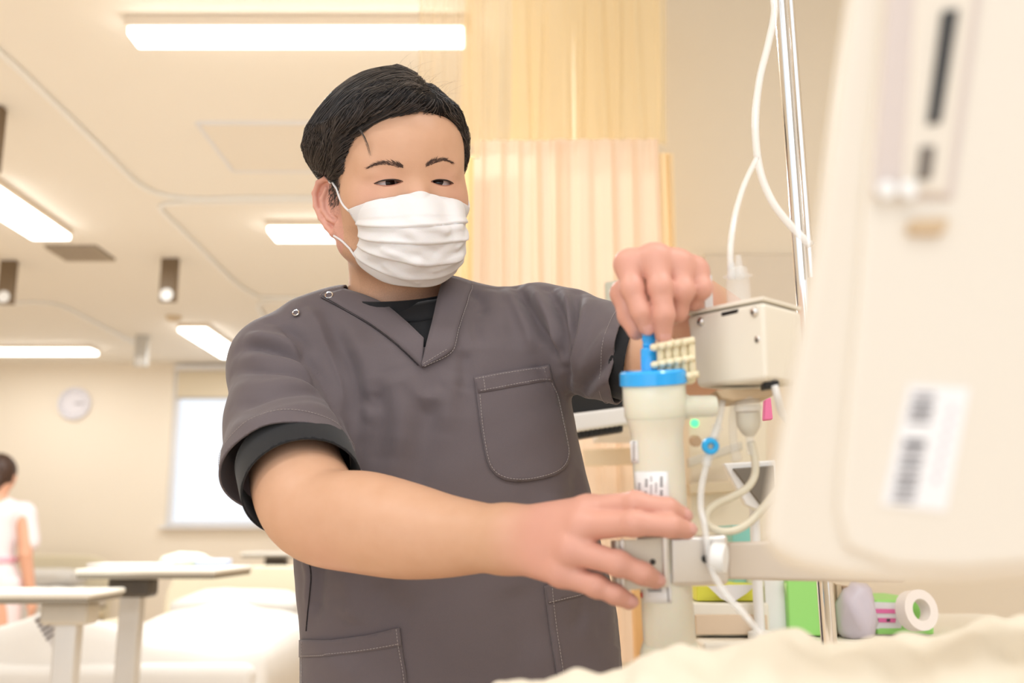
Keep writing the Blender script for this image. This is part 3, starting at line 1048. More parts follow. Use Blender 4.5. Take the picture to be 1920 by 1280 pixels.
# fingernails: small curved plates let into the fingertips
def nail(p3, p2, r, side, name='fingernail', ln=.0105, wd=.0095):
    d = (p3 - p2) / np.linalg.norm(p3 - p2)
    n = side - d * (side @ d); n /= np.linalg.norm(n)
    u = np.cross(d, n)
    V, Q = [], []
    for i in range(7):
        t = i / 6
        for k in range(7):
            s = (k / 6 - .5) * 2
            w = wd * .5 * math.sqrt(max(0.05, 1 - (2 * t - 1) ** 6)) 
            a = s * w / (r * 1.02)
            x = p3 + d * (ln * (t - .62) + .002) + (r * 1.03) * (math.cos(a) * n + math.sin(a) * u)
            V.append(x - n * .0018 * max(0, t - .5) * 2)
    for i in range(6):
        for k in range(6):
            Q.append((i * 7 + k, i * 7 + k + 1, (i + 1) * 7 + k + 1, (i + 1) * 7 + k))
    o = link(name, mesh_np(name, V, Q), M['nail'], body, True)
    o.modifiers.new('t', 'SOLIDIFY').thickness = .0007
for H, keys in ((RH, ('index', 'middle', 'ring', 'pinky')), (LH, ('index', 'middle'))):
    for k in keys:
        pts, rad = H[k]
        a, b = P(*pts[3]), P(*pts[2])
        sd = -FWD + (UPV * .55 if H is RH else RGT * .12 - UPV * .1)
        nail(a, b, rad[3], sd)
# ---------------------------------------------------------------- eyes, brows, lashes
GAZE = P(1225, 640, .80)
def eyeball(c, look):
    R = .0165
    r = unit(P(*look, 1.0) - CAM); o = CAM - c
    bq = o @ r; t = -bq - math.sqrt(max(bq * bq - (o @ o - R * R), 0))
    d = unit(CAM + r * t - c)
    u, v, a = frame_from(d)
    me = bpy.data.meshes.new('eye')
    th = [0, .139, .14, .25, .369, .37, .6, 1.0, 1.4, 1.9, 2.5, math.pi]
    n = 32
    V, Q, mi = [c + R * d], [], []
    for t in th[1:-1]:
        for k in range(n):
            f = 2 * math.pi * k / n
            V.append(c + R * (math.cos(t) * d + math.sin(t) * (math.cos(f) * u + math.sin(f) * v)))
    V.append(c - R * d)
    for k in range(n):
        Q.append((0, 1 + k, 1 + (k + 1) % n)); mi.append(2)
    for r in range(len(th) - 3):
        for k in range(n):
            Q.append((1 + r * n + k, 1 + (r + 1) * n + k, 1 + (r + 1) * n + (k + 1) % n, 1 + r * n + (k + 1) % n))
            mi.append(2 if th[r + 2] < .145 else 1 if th[r + 2] < .375 else 0)
    o = link('eye', mesh_np('eye', V, Q), [M['sclera'], M['iris'], M['pupil']], man, True)
    o.data.polygons.foreach_set('material_index', mi)
    return o
for s in (-1, 1):
    c = HL(s * EYE_A, EYE_B - .0034, EYE_C)
    e = eyeball(c, (732.5, 342.5) if s < 0 else (822, 339.5))
    # lid edges follow the opening; upper one carries the lashes
    V = []
    for sgn, rr, nm, mt in ((1, (.0003, .0008, .0009, .0004), 'upper_lashes', M['lash']), (-1, (.0002, .0004, .0004, .0002), 'lower_lid_edge', M['lid'])):
        path = []
        for x in np.linspace(-.0149, .0149, 17):
            u = x / .0150
            z = (.0031 * (1 - abs(u) ** 2.6) - .0009 * u) if sgn > 0 else (-.0032 * (1 - abs(u) ** 2) - .0009 * u)
            a = s * (EYE_A + x)
            # bring the point out to the skin along the view of the face
            b = np.linspace(.095, .060, 141)
            pp = np.stack([np.full_like(b, a), b, np.full_like(b, z + EYE_C + sgn * .0006)], -1).astype(np.float32)
            k = np.argmax(head_sdf(pp) < .0002)
            path.append(HL(a, b[k], z + EYE_C))
        V, Q = tube_data(np.array(path), rr, 5)
        link(nm, mesh_np(nm, V, Q), mt, e, True)

HEADF = lambda p: head_sdf(to_head(p))


def fibre_mesh(name, paths, r0, r1, mt, parent, kind=None):
    """paths: n strands x m points; three-sided tapering fibres joined as one part."""
    n, m, _ = paths.shape
    T = np.gradient(paths, axis=1); T /= np.linalg.norm(T, axis=2, keepdims=True) + 1e-12
    ref = np.array([.31, .52, .79])
    U = np.cross(T, ref); U /= np.linalg.norm(U, axis=2, keepdims=True) + 1e-12
    W = np.cross(T, U)
    r = (r0[:, None] if hasattr(r0, '__len__') else r0) * (1 - np.linspace(0, 1, m)[None] ** 1.6) + r1
    V = np.stack([paths + r[..., None] * (math.cos(a) * U + math.sin(a) * W) for a in (0, 2.094, 4.189)], 2)
    idx = np.arange(n * m * 3).reshape(n, m, 3)
    Q = []
    for k in range(3):
        a, b = idx[:, :-1, k], idx[:, :-1, (k + 1) % 3]
        c, d = idx[:, 1:, (k + 1) % 3], idx[:, 1:, k]
        Q.append(np.stack([a, b, c, d], -1).reshape(-1, 4))
    Q = np.concatenate(Q)
    me = bpy.data.meshes.new(name)
    V = V.reshape(-1, 3)
    me.vertices.add(len(V)); me.vertices.foreach_set('co', V.ravel())
    me.loops.add(Q.size); me.loops.foreach_set('vertex_index', Q.ravel().astype(np.int32))
    me.polygons.add(len(Q)); me.polygons.foreach_set('loop_start', np.arange(0, Q.size, 4, dtype=np.int32))
    me.update(calc_edges=True)
    o = link(name, me, mt, parent, True)
    if kind: o['kind'] = kind
    return o


rng = np.random.default_rng(11)
def brow(line, thick, lean):
    L = smooth_path(line, 10)
    N = 170
    t = rng.random(N); t = np.sort(t)
    s = np.linspace(0, 1, len(L))
    px = np.stack([np.interp(t, s, L[:, k]) for k in range(2)], -1)
    wd = thick * np.interp(t, [0, .25, .6, 1], [.6, 1, .8, .25])
    px[:, 1] += (rng.random(N) - .5) * wd
    X = march(HEADF, px)
    nrm = grad(HEADF, X, 1e-3)
    tg = np.stack([np.interp(t, s, np.gradient(L[:, k])) for k in range(2)], -1)
    tg /= np.linalg.norm(tg, axis=1)[:, None]
    d = tg[:, :1] * RGT - tg[:, 1:2] * UPV
    d = d + UPV * (lean * (1 - t) + .1)[:, None] * (.6 + .8 * rng.random(N))[:, None] + rng.normal(size=(N, 3)) * .15
    d -= nrm * (d * nrm).sum(1)[:, None]
    d /= np.linalg.norm(d, axis=1)[:, None]
    ln = .0052 * (.6 + .6 * rng.random(N))
    st = np.linspace(0, 1, 4)
    paths = X[:, None] + d[:, None] * (ln[:, None] * st)[..., None] + nrm[:, None] * (.0002 + .0009 * st * (1 - st * .6))[None, :, None]
    return fibre_mesh('eyebrow', paths, .00022, .00004, M['brow'], man)
brow([(757, 313), (746, 309.5), (730, 306), (712, 306.5), (691, 314)], 9, .5)
brow([(797, 311.5), (806, 306.5), (818, 302), (833, 299.5), (847, 304)], 8, .45)

# ---------------------------------------------------------------- hair
PART = [(.026, .078, .084), (.031, .045, .104), (.030, .0, .117), (.020, -.045, .105)]
FR_L = [(.020, .0800, .0830), (-.012, .0870, .0880), (-.038, .0770, .0800), (-.0590, .0590, .0620), (-.0680, .0470, .0410), (-.0725, .0390, .0200)]
FR_R = [(.033, .076, .082), (.048, .060, .074), (.0610, .042, .052), (.0670, .034, .028), (.0695, .030, .010)]


def hair_sdf(q):
    a, b, c = q[:, 0], q[:, 1], q[:, 2]
    t = np.interp(c, [-.07, -.03, .0, .02, .04, .065, .10, .13], [.003, .004, .0075, .012, .019, .025, .021, .019]).astype(np.float32)
    t = t * np.where(a > 0, 1 - .55 * np.clip(a / .05, 0, 1), 1).astype(np.float32)
    lf = np.clip(-a / .05, 0, 1) * np.clip((.05 - b) / .05, 0, 1) * np.exp(-((c - .035) / .035) ** 2)
    t = (t + .009 * lf).astype(np.float32)
    d = ellip(q, (0, -.004, .034), (.0765, .094, .082)) - t
    front = b - .011 * np.clip(-a / .03, 0, 1).astype(np.float32) * np.interp(c, [-.01, .01, .06, .08], [0, 1, 1, 0]).astype(np.float32) - np.interp(c, [-.03, 0, .02, .045, .06, .072, .085, .1], [.014, .024, .031, .044, .058, .074, .092, .13]).astype(np.float32)
    bottom = np.interp(b, [-.10, -.06, -.035, -.015, .0, .02, .05], [-.075, -.065, -.03, .012, .012, -.006, -.012]).astype(np.float32) - c
    d = smax(d, front * .8, .012)
    d = smax(d, bottom * .8, .012)
    d = smin(d, chain(q, FR_L, [.0100, .0130, .0135, .0120, .0085, .004], .008), .016)
    d = smin(d, chain(q, FR_R, [.0090, .0115, .0100, .0070, .003], .008), .014)
    # the parting: a shallow valley
    pd = chain(q, PART, [0, 0, 0, 0])
    d = d + .0085 * np.exp(-(pd / .0075) ** 2)
    return d


V, Q = surface_nets(lambda p: hair_sdf(to_head(p)), HC - .17, HC + .17, .003)
qh = to_head(V.astype(np.float32))
link('hair', mesh_np('hair_mass', V, Q), M['hair_mass'], man, True)
hair = bpy.data.objects['hair']

def hair_flow(q, nrm):
    """Combing direction in the head's axes: away from the parting, then down."""
    pa = np.interp(q[:, 1], [-.06, -.045, .0, .045, .078], [.0, .020, .030, .031, .027])
    left = 1 / (1 + np.exp((q[:, 0] - pa) / .004))
    fr = np.clip((q[:, 1] - .03) / .05, 0, 1)
    dl = np.stack([-np.ones(len(q)), -.30 + .25 * fr - .2 * np.clip(q[:, 2] - .05, 0, 1) * 10, -1.0 * np.ones(len(q))], -1)
    dr = np.stack([1.0 * np.ones(len(q)), -.25 + .2 * fr, -1.0 * np.ones(len(q))], -1)
    d = dl * left[:, None] + dr * (1 - left)[:, None]
    bk = np.clip((-q[:, 1] - .05) / .04, 0, 1)[:, None]
    d = d * (1 - bk) + np.array([-.2, -.3, -1.0]) * bk
    w = np.stack([np.sin(q[:, 1] * 130 + q[:, 2] * 60), np.sin(q[:, 0] * 110 + 1.3 + q[:, 2] * 80), np.sin(q[:, 0] * 90 + q[:, 1] * 120 + .4)], -1)
    d = d + .11 * w
    d = d - nrm * (d * nrm).sum(1)[:, None]
    return d / (np.linalg.norm(d, axis=1)[:, None] + 1e-9)


NS, NP = 14000, 10
ok = np.nonzero(qh[:, 2] > -.06)[0]
pos = qh[rng.choice(ok, NS)].astype(float) + rng.normal(size=(NS, 3)) * .0012
ln = .056 * (.55 + .8 * rng.random(NS)) * np.interp(pos[:, 2], [-.06, 0, .03, .06], [.25, .40, .75, 1])
ph = rng.random(NS)
base_h = -.0018 + .0040 * rng.random(NS) ** 1.5
paths = np.zeros((NS, NP, 3))
for k in range(NP):
    d = hair_sdf(pos.astype(np.float32)).astype(float)
    nrm = np.stack([hair_sdf((pos + 1e-3 * ax).astype(np.float32)) - hair_sdf((pos - 1e-3 * ax).astype(np.float32)) for ax in np.eye(3)], -1).astype(float)
    nrm /= np.linalg.norm(nrm, axis=1)[:, None] + 1e-9
    t = k / (NP - 1)
    fl = hair_flow(pos, nrm)
    # locks: neighbouring strands rise and sink together
    side = np.cross(nrm, fl)
    key = pos[:, 0] * 150 * side[:, 0] + pos[:, 1] * 150 * side[:, 1] + pos[:, 2] * 150 * side[:, 2]
    lock = np.sin(key * 2.2 + 5 * np.sin(key * .7 + 3)) * .0019
    h = base_h + lock - .0012 * (1 - math.sin(math.pi * min(1, t * .9 + .1)))
    pos = pos + nrm * np.clip(h - d, -.004, .004)[:, None]
    paths[:, k] = pos
    pos = pos + fl * (ln / NP)[:, None]
W = HC + paths.reshape(-1, 3) @ HM
fibre_mesh('strands', W.reshape(NS, NP, 3), .00036, .00006, M['hair'], hair, 'stuff')

# cropped sides: short hairs straight off the skin
sk = vv[(stb > .45)]; qs = to_head(sk.astype(np.float32))
pick = rng.choice(len(sk), 4200)
X = sk[pick] + rng.normal(size=(4200, 3)) * .0012
nr = grad(HEADF, X, 1e-3)
X = X - nr * HEADF(X.astype(np.float32))[:, None]
d = np.array([0, -.35, -1.0]) @ HM + rng.normal(size=X.shape) * .18
d = d - nr * (d * nr).sum(1)[:, None]; d /= np.linalg.norm(d, axis=1)[:, None]
qx = to_head(X.astype(np.float32))
ln = .0075 * (.5 + .7 * rng.random(len(X))) * np.interp(qx[:, 2], [-.06, -.035, .0, .03], [.3, .4, .9, 1.5])
st = np.linspace(0, 1, 4)
fibre_mesh('cropped_hair', X[:, None] + d[:, None] * (ln[:, None] * st)[..., None] + nr[:, None] * (.0014 * st)[None, :, None], .00024, .00005, M['hair'], hair, 'stuff')

# stray hairs: along the parting and the loose lock on the forehead
P0, P1 = [], []
for i in range(46):
    t = rng.random()
    q = np.array([np.interp(t, [0, .33, .66, 1], [p[k] for p in PART]) for k in range(3)]) + rng.normal(size=3) * .010
    d = hair_sdf(q[None].astype(np.float32))[0]
    q[2] -= d
    end = q + np.array([rng.normal() * .014 + .012, rng.normal() * .012, .006 + .011 * rng.random()])
    mid = (q + end) / 2 + np.array([0, 0, .004])
    s = np.linspace(0, 1, 7)[:, None]
    P0.append((1 - s) ** 2 * q + 2 * s * (1 - s) * mid + s * s * end)
P0 = np.array(P0)
fibre_mesh('stray_hairs', (HC + P0.reshape(-1, 3) @ HM).reshape(P0.shape),   .00007, .00003, M['hair'], hair, 'stuff')
LK = []
for i in range(11):
    o = rng.normal(size=2) * 1.5
    px = smooth_path([(684 + o[0], 248), (690 + o[0], 262), (693 + o[0] + o[1], 275), (695 + o[1] * 2, 292 + rng.normal() * 4)], 4)
    X = march(HEADF, px)
    LK.append(X + grad(HEADF, X, 1e-3) * np.linspace(.010, .001, len(X))[:, None])
LK = np.array(LK)
fibre_mesh('loose_lock', LK, .00016, .00004, M['hair'], hair, 'stuff')

# ---------------------------------------------------------------- face mask
MC_V = [0, .10, .22, .38, .55, .72, .88, 1.0]
MC_B = [.1010, .1110, .1215, .1270, .1260, .1210, .1090, .0930]
MC_C = [-.0150, -.0250, -.0390, -.0560, -.0750, -.0930, -.1090, -.1190]
ME_A = [.0630, .0630, .0625, .0615, .0600, .0600, .0620, .0595]
ME_B = [.0580, .0600, .0620, .0640, .0660, .0600, .0450, .0410]
ME_C = [-.0300, -.0360, -.0430, -.0510, -.0620, -.0720, -.0810, -.0880]


def mask_pts(u, v):
    bc = np.interp(v, MC_V, MC_B); cc = np.interp(v, MC_V, MC_C)
    ae = np.interp(v, MC_V, ME_A); be = np.interp(v, MC_V, ME_B); ce = np.interp(v, MC_V, ME_C)
    w = np.abs(u)
    # flatter front, tented over the nose
    sA = np.sin(np.minimum(w, 1) * math.pi / 2) ** .95
    sB = 1 - (1 - np.cos(w * math.pi / 2)) ** 1.05
    sB = sB * (1 - .18 * np.exp(-((w - .30) / .16) ** 2) * np.interp(v, [0, .25, .6, 1], [1, .8, .3, 0]))
    b = be + (bc - be) * sB
    c = cc + (ce - cc) * w ** np.interp(v, [0, 1], [1.0, 1.7])
    return np.stack([np.sign(u) * ae * sA, b, c], -1)


NU, NV = 96, 110
uu, vq = np.meshgrid(np.linspace(-1, 1, NU), np.linspace(0, 1, NV))
u, v = uu.ravel(), vq.ravel()
q = mask_pts(u, v)
e = 1e-3
du = mask_pts(np.clip(u + e, -1, 1), v) - mask_pts(np.clip(u - e, -1, 1), v)
dv = mask_pts(u, np.clip(v + e, 0, 1)) - mask_pts(u, np.clip(v - e, 0, 1))
nm = np.cross(du, dv); nm /= np.linalg.norm(nm, axis=1)[:, None] + 1e-12
nm *= np.sign((nm * (q - np.array([0, .03, -.06]))).sum(1))[:, None]
off = np.zeros(len(q))
for v0, amp, sl in ((.34, .0030, .10), (.53, .0034, .11), (.72, .0030, .10), (.87, .0016, .07)):     # three pleats and the hem
    vs = v - v0 - .02 * np.sin(u * 3 + v0 * 9) + .035 * (np.abs(u) ** 2) * (0.55 - v0) * 2
    off += amp * np.where(vs < 0, np.exp(vs / .05) * 0 + np.clip(1 + vs / sl, 0, 1) ** 1.5, np.clip(1 - vs / .012, 0, 1)) * (1 - .35 * np.abs(u) ** 4)
off += .0013 * np.sin(u * 7 + 2 * np.sin(v * 9)) * np.sin(v * 13 + u * 4) * np.clip((v - .15) * 6, 0, 1) * (1 - np.abs(u) ** 6)
for (u0, v0, u1, v1, amp, wd) in ((-.10, .30, .22, .40, .0030, .045), (.22, .40, .5, .36, .0022, .05), (-.5, .62, -.1, .70, .0022, .04), (-.2, .48, .1, .60, -.0022, .05), (.45, .60, .75, .45, .0026, .04), (-.45, .80, -.05, .93, .0018, .035), (-.15, .42, -.02, .62, .0022, .05), (.1, .8, .5, .72, .0018, .04)):
    ax, ay = u1 - u0, (v1 - v0)
    t = np.clip(((u - u0) * ax + (v - v0) * ay) / (ax * ax + ay * ay), 0, 1)
    dd = (u - u0 - t * ax) ** 2 * .5 + (v - v0 - t * ay) ** 2
    off += amp * np.exp(-dd / (wd * wd))
q = q + nm * off[:, None]
for _ in range(3):
    d = head_sdf(q.astype(np.float32)).astype(float)
    g = np.stack([head_sdf((q + 1e-3 * ax).astype(np.float32)) - head_sdf((q - 1e-3 * ax).astype(np.float32)) for ax in np.eye(3)], -1).astype(float)
    g /= np.linalg.norm(g, axis=1)[:, None] + 1e-9
    q = q + g * np.clip(.0016 - d, 0, .02)[:, None]
mq = q
Xm = HC + q @ HM
Q = [(i * NU + k, i * NU + k + 1, (i + 1) * NU + k + 1, (i + 1) * NU + k) for i in range(NV - 1) for k in range(NU - 1)]
mask = link('face_mask', mesh_np('face_mask', Xm, Q), M['mask'], man, True)
so = mask.modifiers.new('t', 'SOLIDIFY'); so.thickness = .0012; so.offset = -1
Gm = Xm.reshape(NV, NU, 3); Nm = (nm @ HM).reshape(NV, NU, 3)


def mask_at(a, b, off=.0004):
    i = np.clip(b * (NV - 1), 0, NV - 1.001); k = np.clip((a + 1) / 2 * (NU - 1), 0, NU - 1.001)
    i0, k0 = int(i), int(k); fi, fk = i - i0, k - k0
    p = Gm[i0, k0] * (1 - fi) * (1 - fk) + Gm[i0 + 1, k0] * fi * (1 - fk) + Gm[i0, k0 + 1] * (1 - fi) * fk + Gm[i0 + 1, k0 + 1] * fi * fk
    return p + Nm[i0, k0] * off


def dots(lines, name):
    AV, AQ, n0 = [], [], 0
    for (a0, b0, a1, b1, n) in lines:
        for i in range(n):
            t = i / (n - 1)
            h = .22 / n
            p = mask_at(a0 + (a1 - a0) * (t - h), b0 + (b1 - b0) * (t - h)); r = mask_at(a0 + (a1 - a0) * (t + h), b0 + (b1 - b0) * (t + h))
            V, Qd = tube_data(np.array([p, (p + r) / 2, r]), .00042, 4)
            AV.append(V); AQ += [tuple(j + n0 for j in f) for f in Qd]; n0 += len(V)
    o = link(name, mesh_np(name, np.vstack(AV), AQ), M['mask_dots'], mask)
    o['kind'] = 'stuff'
dots([(-.96, .035, .96, .035, 74), (-.96, .115, .96, .115, 74)] + [(s * k, .13, s * k, .97, 44) for s in (-1, 1) for k in (.975, .945, .915)], 'weld_dots')
for s in (-1, 1):
    m0, m1 = mask_at(s * .965, .10, .0006), mask_at(s * .965, .93, .0006)
    er = lambda b, c, o: HC + np.array([s * ear_pt(b, c, o)[0], ear_pt(b, c, o)[1], ear_pt(b, c, o)[2]]) @ HM
    up = [m0, HL(s * .0745, .030, -.012), HL(s * .0785, .016, .0000), er(.004, .015, -.002), er(-.004, .019, -.0075), er(-.022, .010, -.010)]
    lo = [m1, HL(s * .0700, .028, -.068), HL(s * .0760, .014, -.062), er(.002, -.0455, -.007), er(-.012, -.036, -.010), er(-.024, -.014, -.0105), er(-.022, .010, -.010)]
    for nmx, pth in (('ear_loop', up), ('ear_loop', lo)):
        pth = smooth_path(pth, 8)
        for _ in range(2):
            d = HEADF(pth.astype(np.float32)).astype(float)
            pth = pth + grad(HEADF, pth, 1e-3) * np.clip(.0010 - d, 0, .01)[:, None]
        V, Qt = tube_data(pth, .00135, 8)
        link('ear_loop', mesh_np('ear_loop', V, Qt), M['mask'], mask, True)

# ---------------------------------------------------------------- trousers and shoes (below the frame)
LEG = [[(cx + .08 * s, 1.20 + .04 * s, .80), (cx + .12 * s, 1.19 + .05 * s, .45), (cx + .13 * s, 1.21 + .06 * s, .11)] for s in (-1, 1) for cx in (float(TCX[2]),)]
def trouser_sdf(p):
    c = float(TCX[2])
    d = ellip(p, (c, TY, .85), (.165, .108, .11))
    for L in LEG: d = smin(d, chain(p, L, [.092, .078, .070], .02), .05)
    return d
V, Q = surface_nets(trouser_sdf, (-.55, .95, .06), (.45, 1.5, .95), .010)
link('trousers', mesh_np('trousers', V, Q), M['trouser'], man, True)
for L in LEG:
    x, y, _ = L[2]
    f = lambda p: smin(smax(ellip(p, (x, y - .045, .035), (.048, .125, .075)), .022 - p[:, 2], .01), cone(p, (x, y + .02, .05), (x, y + .02, .10), .042, .046), .03)
    V, Q = surface_nets(f, (x - .1, y - .22, 0.005), (x + .1, y + .15, .16), .005)
    s = link('shoe', mesh_np('shoe', V, Q), M['shoe'], man, True)
    bm = bmesh.new()
    n = 28
    ring = [(x + .047 * math.cos(t) * (1 - .12 * math.sin(t)), y - .045 + .126 * math.sin(t)) for t in np.linspace(0, 2 * math.pi, n, endpoint=False)]
    lo = [bm.verts.new((a, b, 0)) for a, b in ring]; hi = [bm.verts.new((a, b, .026)) for a, b in ring]
    for k in range(n): bm.faces.new((lo[k], lo[(k + 1) % n], hi[(k + 1) % n], hi[k]))
    bm.faces.new(lo[::-1]); bm.faces.new(hi)
    bm_obj('sole', bm, M['sole'], s)
# ---------------------------------------------------------------- equipment at the bedside
M['cream'] = mat('cream_enamel', srgb(244, 237, 222), .4, spec=.4)
M['case'] = mat('warm_white_case', srgb(228, 217, 201), .5)
M['case2'] = mat('warm_white_panel', srgb(229, 219, 204), .45)
M['groove'] = mat('grey_pink_recess', srgb(212, 198, 190), .6)
M['dark'] = mat('dark_slot', srgb(58, 56, 54), .5)
M['black'] = mat('black_plastic', srgb(30, 29, 28), .5)
M['tan'] = mat('tan_plate', srgb(206, 180, 146), .45)
M['milky'] = mat('milky_polycarbonate', srgb(232, 226, 208), .28, sss=.25, spec=.5, coat=.3)
M['milky2'] = mat('milky_header', srgb(232, 230, 212), .3, sss=.3, coat=.3)
M['blue'] = mat('blue_translucent_plastic', srgb(36, 172, 248), .22, sss=.25, coat=.5)
M['blue_dark'] = mat('deep_blue_plastic', srgb(20, 130, 235), .25, sss=.2, coat=.5)
M['comb'] = mat('ivory_plastic', srgb(240, 226, 192), .45, sss=.1)
M['clear'] = mat('clear_plastic', (.96, .95, .93), .06, alpha=.22, spec=.8)
M['tube'] = mat('clear_pvc_tube', (.94, .92, .88), .10, alpha=.48, spec=.8)
M['fluid'] = mat('tube_filled', srgb(236, 226, 202), .2, alpha=.8)
M['steel'] = mat('stainless_steel', (.72, .69, .66), .28, metal=1.0)
M['alu'] = mat('brushed_aluminium', (.78, .75, .72), .38, metal=.85)
M['beige_metal'] = mat('beige_painted_metal', srgb(228, 219, 200), .35, spec=.5)
M['white'] = mat('white_plastic', srgb(240, 238, 234), .4)
M['label'] = mat('label_paper', srgb(240, 237, 236), .7)
M['ink'] = mat('printed_ink', srgb(84, 78, 80), .8)
M['ink_soft'] = mat('printed_grey_ink', srgb(140, 132, 132), .8)
M['red'] = mat('red_print', srgb(200, 40, 44), .6)


def slab(name, poly, z, depth, mt, parent=None, bevel=0.0, z2=None, along=None):
    """A block with the given face outline at view depth z, carried back along +Y (or `along`)."""
    bm = bmesh.new()
    d = np.array([0, depth, 0.0]) if along is None else np.asarray(along) * depth
    n = len(poly)
    zs = [z] * n if np.isscalar(z) else z
    f = [P(p[0], p[1], zz) for p, zz in zip(poly, zs)]
    a = [bm.verts.new(x.tolist()) for x in f]; b = [bm.verts.new((x + d).tolist()) for x in f]
    bm.faces.new(a); bm.faces.new(b[::-1])
    for i in range(n): bm.faces.new((a[i], b[i], b[(i + 1) % n], a[(i + 1) % n]))
    return bm_obj(name, bm, mt, parent, bevel=bevel, seg=3)


def text_mesh(name, s, o, ux, uy, size, mt, parent, wrap=None):
    """Flat lettering: origin o, reading direction ux, up direction uy, height in metres."""
    cu = bpy.data.curves.new(name, 'FONT'); cu.body = s; cu.size = 1.0; cu.align_x = 'CENTER'; cu.align_y = 'CENTER'
    cu.resolution_u = 3
    ob = bpy.data.objects.new('tmp', cu); COL.objects.link(ob)
    dg = bpy.context.evaluated_depsgraph_get()
    me = bpy.data.meshes.new_from_object(ob.evaluated_get(dg))
    bpy.data.objects.remove(ob)
    v = np.empty(len(me.vertices) * 3); me.vertices.foreach_get('co', v); v = v.reshape(-1, 3) * size
    X = o + v[:, :1] * ux + v[:, 1:2] * uy
    if wrap is not None: X = wrap(X)
    me.vertices.foreach_set('co', X.ravel()); me.update()
    me.name = name
    return link(name, me, mt, parent)


# --- the filter cylinder
D0, D1 = P(1225, 706, .813), P(1257, 1235, .813)
DAX = unit(D1 - D0); DL = np.linalg.norm(D1 - D0)
PXM = .813 / F
dz = empty('dialyzer', D1, 'upright milky filter cylinder with a blue cap, gripped by the man', 'filter cylinder')
lathe('cylinder', D0, DAX, [(.010, .0200), (.018, .0246), (.030, .0246), (.036, .0232), (.043, .0212), (.050, .0207), (DL - .012, .0207)], M['milky'], dz, 48)
lathe('upper_header', D0, DAX, [(-.001, .0225), (.004, .0252), (.020, .0254), (.024, .0250), (.031, .0250), (.0325, .0240)], M['milky2'], dz, 48)
lathe('lower_header', D0, DAX, [(DL - .014, .0212), (DL - .006, .0240), (DL + .030, .0250), (DL + .034, .0235)], M['milky2'], dz, 48)
lathe('lower_cap', D0, DAX, [(DL + .032, .0262), (DL + .046, .0262), (DL + .048, .0240), (DL + .048, .004)], M['blue'], dz, 40)
cap = lathe('blue_cap', D0, DAX, [(.0065, .0258), (.0058, .0272), (-.0035, .0268), (-.0055, .0250), (-.0060, .0040)], M['blue'], dz, 48)
cap['label'] = 'translucent blue screw cap'
lathe('port_neck', D0 + DAX * .0245, -DAX * .02 + RGT, [(.015, .0105), (.026, .0100), (.0275, .0088), (.046, .0086), (.049, .0078), (.050, .002)], M['milky2'], dz, 28)


def on_cyl(px, py, r=.0209):
    """The point on the cylinder's wall seen at a pixel."""
    d = P(px, py, 1.0) - CAM
    o = CAM - D0
    dd = d - DAX * (d @ DAX); oo = o - DAX * (o @ DAX)
    a, b, c = dd @ dd, 2 * dd @ oo, oo @ oo - r * r
    disc = b * b - 4 * a * c
    t = (-b - math.sqrt(max(disc, 0))) / (2 * a)
    return CAM + d * t


def wrap_cyl(r):
    def f(X):
        rel = X - D0
        h = rel @ DAX
        q = rel - h[:, None] * DAX
        q = q / np.linalg.norm(q, axis=1)[:, None] * r
        return D0 + h[:, None] * DAX + q
    return f


def cyl_patch(name, x0, x1, y0, y1, r, mt, parent, shear=.064):
    n, m = 10, 4
    V = [on_cyl(x0 + (x1 - x0) * i / n + (y - y0) * shear, y, r) for y in np.linspace(y0, y1, m + 1) for i in range(n + 1)]
    Q = [(k * (n + 1) + i, k * (n + 1) + i + 1, (k + 1) * (n + 1) + i + 1, (k + 1) * (n + 1) + i) for k in range(m) for i in range(n)]
    o = link(name, mesh_np(name, V, Q), mt, parent, True)
    o.modifiers.new('t', 'SOLIDIFY').thickness = .0003
    return o


lab = cyl_patch('label', 1190, 1252, 884, 1002, .02095, M['label'], dz)
lab2 = cyl_patch('label', 1203, 1256, 1075, 1130, .02095, M['label'], dz)
small = cyl_patch('label', 1181, 1195, 826, 868, .02095, M['label'], dz)
for (x, y0, y1, wdt, mt) in ((1199, 905, 935, 2, 'ink_soft'), (1212, 898, 914, 2.4, 'ink'), (1211, 920, 950, 1.6, 'ink_soft'), (1221, 893, 930, 1.6, 'ink_soft'), (1230, 900, 955, 1.6, 'ink_soft'), (1240, 888, 945, 2.6, 'ink'), (1224, 940, 962, 1.4, 'ink_soft'), (1244, 950, 968, 1.4, 'ink_soft')):
    n = int((y1 - y0) / 5)
    for k in range(n):
        a = y0 + (y1 - y0) * k / n
        if (k * 7 + int(x)) % 5 == 0: continue
        cyl_patch('print_line', x - wdt, x + wdt, a, a + 3.4, .02102, M[mt], lab, .064)
for k in range(7):
    cyl_patch('print_line', 1187, 1191, 828 + k * 5.2, 831 + k * 5.2, .02102, M['ink_soft'], small)
for k, (x0, x1) in enumerate(((1215, 1241), (1213, 1240), (1214, 1241), (1216, 1241))):
    cyl_patch('bar', x0, x1, 1098 + k * 3.1, 1099.7 + k * 3.1, .02102, M['ink'], lab2)
cyl_patch('bar', 1250, 1253, 1098, 1128, .02102, M['ink_soft'], lab2)
oc = on_cyl(1230, 1119, .02102)
text_mesh('lettering', 'APS-21SA', oc, -RGT, DAX, .0052, M['ink'], lab2, wrap_cyl(.02104))
cyl_patch('red_mark', 1184, 1188, 918, 928, .02102, M['red'], dz)
cyl_patch('red_mark', 1201, 1205, 1110, 1120, .02102, M['red'], dz)

